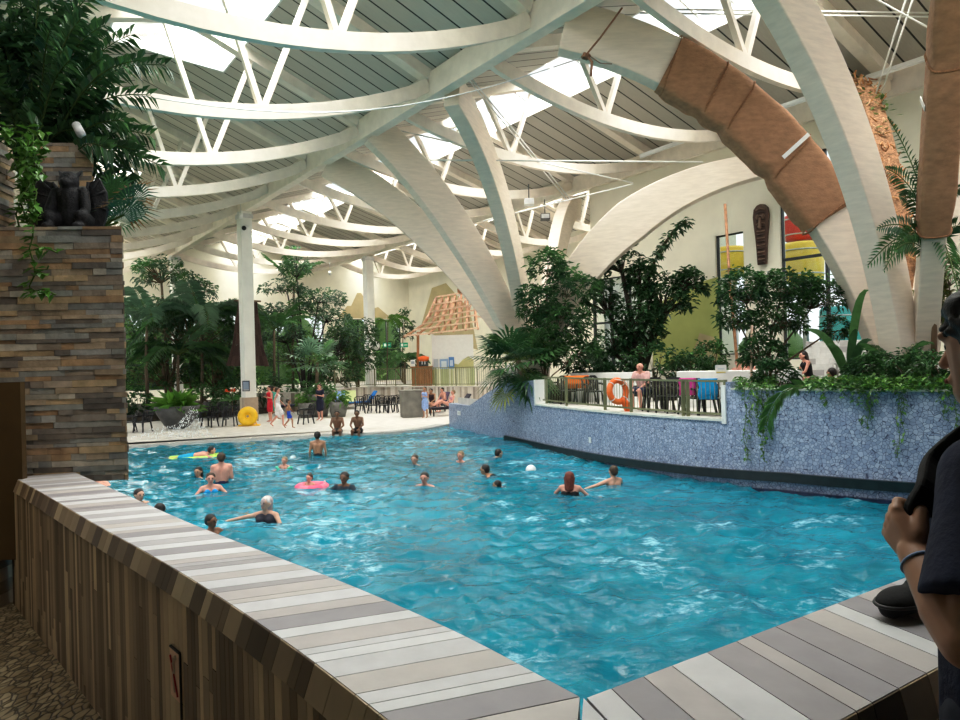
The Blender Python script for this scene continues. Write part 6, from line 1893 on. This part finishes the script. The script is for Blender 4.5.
swim('woman in a striped headscarf with both arms stretched over the water', 267, 525, 'wide', 3.0, 1.22, mirror=True, look=(.3, 1, .1), skin='pale', hair='white', fem=True, wear=(('headscarf', (.46, .34, .33)), ('swimsuit', (.035, .035, .05))))
swim('small child with green armbands in the middle of the pool', 285, 472, 'tread', 2.9, 1.16, h=1.08, skin='pink', hair='fair', wear=(('armbands', (.12, .60, .42)),))
swim('small child sitting in a pink swim ring', 310, 490, 'hold', 2.7, 1.16, h=1.0, skin='pink', hair='brown')
p = water(312, 490)
rg = thing('swim_ring', 'pink swim ring round the small child', 'swim ring', (p.x, p.y, WZ + .05))
mb = MB(); mb.col = (.80, .12, .22); mb.torus((0, 0, 0), .29, .10, (0, 0, 1), 28, 10, (.85, .22, .30)); mb.build('tube', M['attr'], rg)
mb = MB(); mb.col = (.9, .75, .75); mb.cap((.29, 0, .1), .02, (.29, 0, .14), .018); mb.build('valve', M['attr'], rg)
swim('man in a dark swim shirt beside the pink ring', 345, 493, 'tread', PI - .3, 1.27, skin='brown', hair='dark', wear=(('shirt', (.02, .035, .05)),))
swim('bare-backed woman walking towards the deck, hair tied up', 318, 459, 'stand', .2, .92, skin='tan', hair='dark', fem=True, wear=(('bikini_bottom', BLK),))
swim('bather with short dark hair, the leftmost of the three small heads in the middle', 415, 467, 'tread', 2.8, 1.40, skin='pale', hair='brown')
swim('dark-haired bather with arms spread on the water in the pool centre', 425, 490, 'tread', 2.9, 1.34, skin='pink', hair='dark')
swim('bather with short hair, the middle of the three small heads', 461, 464, 'tread', 2.6, 1.38, skin='pink', hair='fair')
swim('dark-haired bather farthest back, the right of the three small heads', 491, 461, 'stride', -1.2, 1.30, skin='pale', hair='dark')
swim('swimmer in a black suit leaning forward right of the pool centre', 495, 479, 'stride', 1.3, 1.28, skin='tan', hair='dark', wear=(('swimsuit', BLK),))
swim('child in green swimwear floating face down right of the pool centre', 516, 490, 'prone', 1.3, .02, h=1.1, skin='tan', hair='dark', wear=(('swim_trunks', (.45, .62, .05)), ('shirt', (.03, .04, .05))))
p = water(531, 472); o = MB(); o.ell((0, 0, 0), .13, 16, 10); q = o.build('ball', M['white_pl']); q.location = (p.x, p.y, WZ + .05); tag(q, 'white ball floating right of the swimmer in black', 'ball')
swim('red-haired woman in a dark bikini seen from behind', 570, 497, 'tread', -.3, 1.22, skin='pink', hair='red', hairlen=.16, fem=True, wear=(('bikini_top', BLK), ('bikini_bottom', BLK)))
swim('man with arms stretched to the left before the mosaic wall', 614, 487, 'wide', .5, 1.27, skin='pale', hair='brown')
# at the edge and on the deck
def deck(px, py, z=-1.0): p = atZ(px, py, z); return V((p.x, p.y, z))
c = deck(336, 434.5); person('man sitting on the pool edge, left of the pair', c + V((0, .35, 0)), PI + .1, 'sit', skin='brown', hair='dark', wear=(('swim_trunks', (.10, .09, .08)),))
c = deck(357, 434); person('man sitting on the pool edge, right of the pair', c + V((0, .35, 0)), PI - .1, 'sit', skin='brown', hair='dark', wear=(('swim_trunks', BLK),))
person('dark-haired woman in red swimwear holding a towel on the deck', deck(270.5, 422), 2.2, 'hold', skin='pink', hair='dark', h=1.68, fem=True, wear=(('swimsuit', (.62, .02, .04)), ('shorts', (.55, .02, .04))))
person('woman walking wrapped in a white towel', deck(278, 427), -1.3, 'walk', skin='pink', hair='brown', h=1.68, fem=True, wear=(('towel_wrap', (.80, .78, .78)),))
person('child in blue swim trunks walking behind the woman in the towel', deck(289, 428.5), -1.4, 'walk', skin='tan', hair='dark', h=1.18, wear=(('swim_trunks', (.02, .08, .50)),))
person('woman in a green top walking beside the one in red', deck(274.5, 420), -1.6, 'walk', skin='tan', hair='brown', h=1.62, fem=True, wear=(('dress', (.06, .38, .30)),))
person('woman in a short navy dress standing by the planters', deck(320.5, 420.5), 2.6, 'hold', skin='pink', hair='brown', h=1.70, fem=True, wear=(('dress', (.012, .015, .04)),))
person('woman holding a pale blue towel in front of the square planter', deck(425.5, 418), PI - .5, 'hold', skin='tan', hair='dark', h=1.45, fem=True, wear=(('towel_wrap', (.28, .40, .68)),))
c = deck(433, 413.5); person('tanned woman seated behind the one with the blue towel', c + V((0, 0, .40)), PI - .4, 'sit', skin='tan', hair='dark', fem=True, wear=(('swimsuit', (.05, .02, .03)),))
c = deck(449, 415.5); person('fair-haired woman reclining on the dark lounger, legs out to the left', c + V((0, 0, .42)), 1.9, 'recline', skin='pink', hair='fair', fem=True, wear=(('bikini_top', (.5, .25, .28)), ('bikini_bottom', (.1, .05, .08))))
c = deck(445, 413.2); person('dark-haired bather sitting just behind the reclining woman', c + V((0, .5, .42)), 2.2, 'sit', skin='pink', hair='dark', wear=(('swim_trunks', NAVY),))
# terrace and hot tub
c = atY(643, 360, 19.4); person('heavy man in a pink shirt sitting behind the railing', V((c.x, c.y, .59)), 2.4, 'sit', skin='pink', hair='grey', girth=1.12, bald=True, wear=(('shirt', (.68, .42, .40)), ('shorts', (.03, .04, .09))))
c = atY(643, 360, 19.4); chair(643, 0, 2.4, 'dark armchair under the man in the pink shirt', None, .15, 19.35)
for px, Y, rz, lab, hr in ((741, 20.0, 2.4, 'left bather in the hot tub behind the white wall', 'brown'), (752, 20.1, 2.0, 'right bather in the hot tub behind the white wall', 'dark'), (775, 19.8, 1.2, 'bather half hidden behind the bushy tree', 'dark'), (810, 19.6, 1.5, 'curly-haired bather right of the bushy tree', 'dark')):
    c = atY(px, 360, Y); person(lab, V((c.x, c.y, {741: .62, 752: .66, 775: .66, 810: .78}[px])), rz, 'sit', skin='pink', hair=hr, hairlen=.12 if px == 810 else 0, fem=px == 810, wear=(('swimsuit', BLK),) if px == 810 else (('swim_trunks', NAVY),))
c = atY(838, 360, 17.2); person('person whose black hair just shows above the ivy', V((c.x, c.y, .36)), .6, 'sit', skin='olive', hair='dark', wear=(('swim_trunks', NAVY),))

# ------------------------------------------------------------------ fountain splash
random.seed(8)
mb = MB()
def drop(p, r):
    k = len(mb.v); a = rnd(0, 6)
    for i in range(3): mb.v.append(p + V((r * math.cos(a + 2.1 * i), r * math.sin(a + 2.1 * i), -r * .6)))
    mb.v.append(p + V((0, 0, r * 1.5)))
    for f in ((0, 1, 3), (1, 2, 3), (2, 0, 3), (2, 1, 0)): mb.face([k + i for i in f])
for i in range(4600):
    x = random.choice([rnd(130, 240), random.gauss(188, 14), random.gauss(170, 26)]); t = rnd(0, 1) if random.random() < .35 else rnd(0, .2)
    base = 446 - 5 * (x - 130) / 110
    hgt = 4 + 14 * math.exp(-((x - 165) / 38) ** 2) + 26 * math.exp(-((x - 193) / 11) ** 2)
    y = base - hgt * t ** 1.6
    drop(atY(x, y, 27.8 + rnd(-1.0, .6)), rnd(.010, .026))
o = mb.build('water_spray', mat('white_spray', (.85, .90, .92), .4, var=.02)); tag(o, 'white spray splashing at the pool edge below the bowl planter', 'water spray', kind='stuff')
# ------------------------------------------------------------------ man at the right edge of the frame
f = V((-.62, .78, 0)).normalized(); lf = V((-f.y, f.x, 0)); up = V((0, 0, 1))     # lf: his left hand side
if lf.dot(V((-1, -1, 0))) < 0: lf = -lf
nk = V((1.062, 1.42, 1.46)); b0 = V((nk.x, nk.y, 0))
t = thing('person', 'dark-haired man in a navy T-shirt at the right edge, gripping a black strap', 'person', b0)
W = lambda p: V(p) - b0
pel = V((nk.x, nk.y, .93)); che = V((nk.x, nk.y, 1.24))
hd = V((1.062, 1.44, 1.635)); hf = V((-.55, .83, .02)).normalized(); hs_ = hf.cross(up).normalized()
shL = nk + lf * .185 + V((0, 0, -.045)); shR = nk - lf * .185 + V((0, 0, -.045))
elL = V((.785, 1.165, 1.165)); wrL = V((.795, 1.322, 1.272)); elR = shR + V((.03, .02, -.28)); wrR = elR + f * .1 + V((0, 0, -.24))
mb = MB()
for s in (1, -1):
    sh = nk + lf * .185 * s + V((0, 0, -.045))
    mb.cap(W(pel + lf * .07 * s), .105, W(pel.lerp(che, .5) + lf * .065 * s), .10)
    mb.cap(W(pel.lerp(che, .5) + lf * .065 * s), .10, W(che + lf * .08 * s + V((0, 0, .05))), .115)
    mb.cap(W(che + lf * .08 * s + V((0, 0, .05))), .11, W(sh - lf * .04 * s - V((0, 0, .02))), .07)
    mb.cap(W(sh), .056, W(nk), .05)
    hp = pel + lf * .09 * s - V((0, 0, .03)); kn = hp + V((0, 0, -.42)) + f * .02; an = kn + V((0, 0, -.40)) - f * .03
    mb.cap(W(hp), .09, W(kn), .058); mb.cap(W(kn), .056, W(an), .038); mb.cap(W(an), .038, W(an + f * .15 - V((0, 0, .045))), .028)
mb.cap(W(nk - V((0, 0, .04))), .062, W(hd - V((0, 0, .06))), .056)
mb.ell(W(hd + V((0, 0, .02)) - hf * .012), .100, 20, 14); mb.cap(W(hd + V((0, 0, .02)) + hf * .025), .084, W(hd - V((0, 0, .072)) + hf * .045), .050, 14)
mb.cap(W(hd + hf * .096 + V((0, 0, .015))), .009, W(hd + hf * .112 - V((0, 0, .022))), .0125, 10)
mb.cap(W(hd + hf * .094 + hs_ * -.045 + V((0, 0, .038))), .012, W(hd + hf * .094 + hs_ * .045 + V((0, 0, .038))), .012)
mb.cap(W(hd + hf * .09 + hs_ * -.018 - V((0, 0, .055))), .011, W(hd + hf * .09 + hs_ * .018 - V((0, 0, .055))), .011)
for s in (-1, 1): mb.ell(W(hd + hs_ * s * .098 - V((0, 0, .005)) - hf * .01), (.018, .026, .034), 10, 8)
# arms
mb.cap(W(shL), .058, W(elL), .043, 14); mb.cap(W(elL), .043, W(elL.lerp(wrL, .35)), .045, 14); mb.cap(W(elL.lerp(wrL, .3)), .045, W(wrL), .028, 14)
mb.cap(W(shR), .058, W(elR), .043); mb.cap(W(elR), .043, W(wrR), .028)
hand(mb, W(elR), W(wrR), 1)
# left hand closed round the strap
d = (wrL - elL).normalized(); n = V((1, .15, .1)); n = (n - d * n.dot(d)).normalized(); a = d.cross(n).normalized()
pm = wrL + d * .045
for o in (-.024, -.008, .008, .024): mb.cap(W(wrL + d * .012 + a * o * .6), .019, W(pm + a * o + d * .016 - n * .004), .0165, 10)
for i, o in enumerate((-.031, -.0105, .0105, .031)):
    r = (.0105, .0112, .0108, .0092)[i]; L = (.94, 1.05, 1.0, .82)[i]
    k = pm + d * .030 + a * o - n * .006; p1 = k + (d * .026 + n * .012) * L; p2 = p1 + (n * .027 - d * .012) * L; p3 = p2 + (-d * .024 + n * .002) * L
    mb.ell(W(k), r * 1.22, 10, 8)
    mb.cap(W(k), r * 1.08, W(p1), r, 10); mb.cap(W(p1), r, W(p2), r * .95, 10); mb.cap(W(p2), r * .95, W(p3), r * .82, 10)
th0 = wrL + d * .020 - a * .026 + n * .012; th1 = pm + d * .012 - a * .046 + n * .026; th2 = th1 + d * .026 + a * .012 + n * .014
mb.cap(W(th0), .017, W(th1), .0135, 10); mb.cap(W(th1), .0135, W(th2), .0105, 10)
M['skin_man'] = mat('skin_man', (.46, .245, .150), .5, var=.05, scale=14, bump=.06, bdist=.004)
remesh(mb, 'body', M['skin_man'], .0042, t, 3)
for s in (-1, 1):
    e = MB(); e.col = (.02, .014, .01); e.ell(W(hd + hf * .092 + hs_ * s * .034 + V((0, 0, .016))) - hf * .006, .011, 12, 8); e.build('eye', M['attr'], t)
    e = MB(); e.col = (.015, .011, .01); e.tube([W(hd + hf * .098 + hs_ * s * .016 + V((0, 0, .040))), W(hd + hf * .098 + hs_ * s * .036 + V((0, 0, .047))), W(hd + hf * .082 + hs_ * s * .058 + V((0, 0, .040)))], .006, 6); e.build('eyebrow', M['attr'], t)
e = MB(); e.col = (.36, .13, .11); e.tube([W(hd + hf * .098 + hs_ * -.024 - V((0, 0, .058))), W(hd + hf * .106 - V((0, 0, .058))), W(hd + hf * .098 + hs_ * .024 - V((0, 0, .058)))], .006, 6); e.build('mouth', M['attr'], t)
hm = MB(); random.seed(4)
hm.ell(W(hd + V((0, 0, .045)) - hf * .022), .110, 20, 14); hm.ell(W(hd - hf * .05 - V((0, 0, .005))), .090, 16, 10); hm.cap(W(hd + hf * .055 + V((0, 0, .095)) - hs_ * .05), .036, W(hd + hf * .055 + V((0, 0, .095)) + hs_ * .05), .036)
for s in (-1, 1): hm.cap(W(hd + hs_ * s * .082 + hf * .012 + V((0, 0, .03))), .024, W(hd + hs_ * s * .090 + hf * .008 - V((0, 0, .02))), .013)
for i in range(110):
    q = rdir(-.1, 1); p = hd + V((0, 0, .045)) - hf * .022 + q * .104; hm.cap(W(p), .015, W(p + (q * .15 + hf * .5 + rdir() * .3) * .03), .010, 6)
remesh(hm, 'hair', mat('hair_black', (.012, .010, .009), .5, var=.3, scale=60, bump=.4, bdist=.004), .006, t, 3)
# T-shirt
c = MB(); g = .016
for s in (1, -1):
    sh = nk + lf * .185 * s + V((0, 0, -.045))
    c.cap(W(pel + lf * .075 * s - V((0, 0, .03))), .118, W(pel.lerp(che, .5) + lf * .07 * s), .108 + g * .7)
    c.cap(W(pel.lerp(che, .5) + lf * .07 * s), .108 + g * .6, W(che + lf * .08 * s + V((0, 0, .05))), .115 + g)
    c.cap(W(che + lf * .08 * s + V((0, 0, .05))), .112 + g, W(sh - lf * .04 * s - V((0, 0, .015))), .074 + g * .6)
    c.cap(W(sh), .056 + g, W(nk + lf * .05 * s - V((0, 0, .02))), .05 + g * .5)
    el = elL if s == 1 else elR
    c.cap(W(sh), .066 + g * .5, W(sh.lerp(el, .45)), .070, 14); c.tube([W(sh.lerp(el, .3)), W(sh.lerp(el, .62)), W(sh.lerp(el, .80))], [.070, .076, .080], 18)
for i in range(16):
    q = W(nk + lf * rnd(-.12, .16) + f * .10 + V((0, 0, rnd(-.45, -.1)))); 
o = remesh(c, 't_shirt', mat('navy_cotton', (.012, .017, .045), .9, var=.15, scale=16, bump=.25, bdist=.012), .0075, t, 4)
c = MB()
for s in (1, -1):
    hp = pel + lf * .09 * s - V((0, 0, .0)); c.cap(W(hp), .112, W(hp + V((0, 0, -.44))), .09, 14)
remesh(c, 'shorts', mat('dark_denim', (.02, .025, .04), .9, var=.15), .011, t, 3)
c = MB(); c.col = (.25, .40, .65); q = elL.lerp(wrL, .86); c.torus(W(q), .032, .0028, d, 22, 6); c.build('wristband', M['attr'], t)
# strap over the shoulder, held in the fist
sp = [nk + lf * .02 - f * .11 + V((0, 0, -.02)), nk + lf * .075 + V((0, 0, .035)), nk + lf * .115 + f * .09 - V((0, 0, .035)), pm + n * .035 + V((.02, 0, .075)), pm + n * .028 + d * .02, pm + n * .04 + V((.02, .03, -.09))]
sp = [V(p) for p in sp]; dense = []
for i in range(len(sp) - 1):
    p0, p1, p2, p3 = sp[max(0, i - 1)], sp[i], sp[i + 1], sp[min(len(sp) - 1, i + 2)]
    for k in range(6):
        u = k / 6; dense.append(.5 * (2 * p1 + (p2 - p0) * u + (2 * p0 - 5 * p1 + 4 * p2 - p3) * u * u + (3 * p1 - p0 - 3 * p2 + p3) * u ** 3))
dense.append(sp[-1])
mb = MB(); mb.sweep([p - dense[0] for p in dense], .060, .022, up=(.3, -.6, .5))
o = mb.build('bag_strap', mat('black_webbing', (.010, .010, .011), .85, var=.2, scale=40, bump=.2, bdist=.004), bevel=.006); o.location = dense[0]
tag(o, 'wide black strap running over the man\'s shoulder into his fist', 'strap')
bp = atZ(896, 598, .955)
t = thing('pouch', 'black soft pouch lying on the striped coping beside the man\'s forearm', 'bag', (bp.x + .03, bp.y + .02, PT + .001), .5)
mb = MB()
mb.ell((0, 0, .042), (.095, .055, .036), 20, 12); mb.cap((-.06, .0, .03), .03, (.09, .0, .045), .045, 12); mb.cap((.07, 0, .05), .04, (.14, .02, .07), .035)
o = remesh(mb, 'body', mat('black_fabric', (.012, .012, .013), .9, var=.2, scale=20, bump=.3, bdist=.006), .006, t, 3)
mb = MB(); mb.torus((-.005, 0, .040), .068, .005, (0, 0, 1), 30, 6)
for i in range(len(mb.v)): mb.v[i] = V((mb.v[i].x * 1.32, mb.v[i].y * .80, mb.v[i].z))
mb.build('zip_seam', M['black'], t)
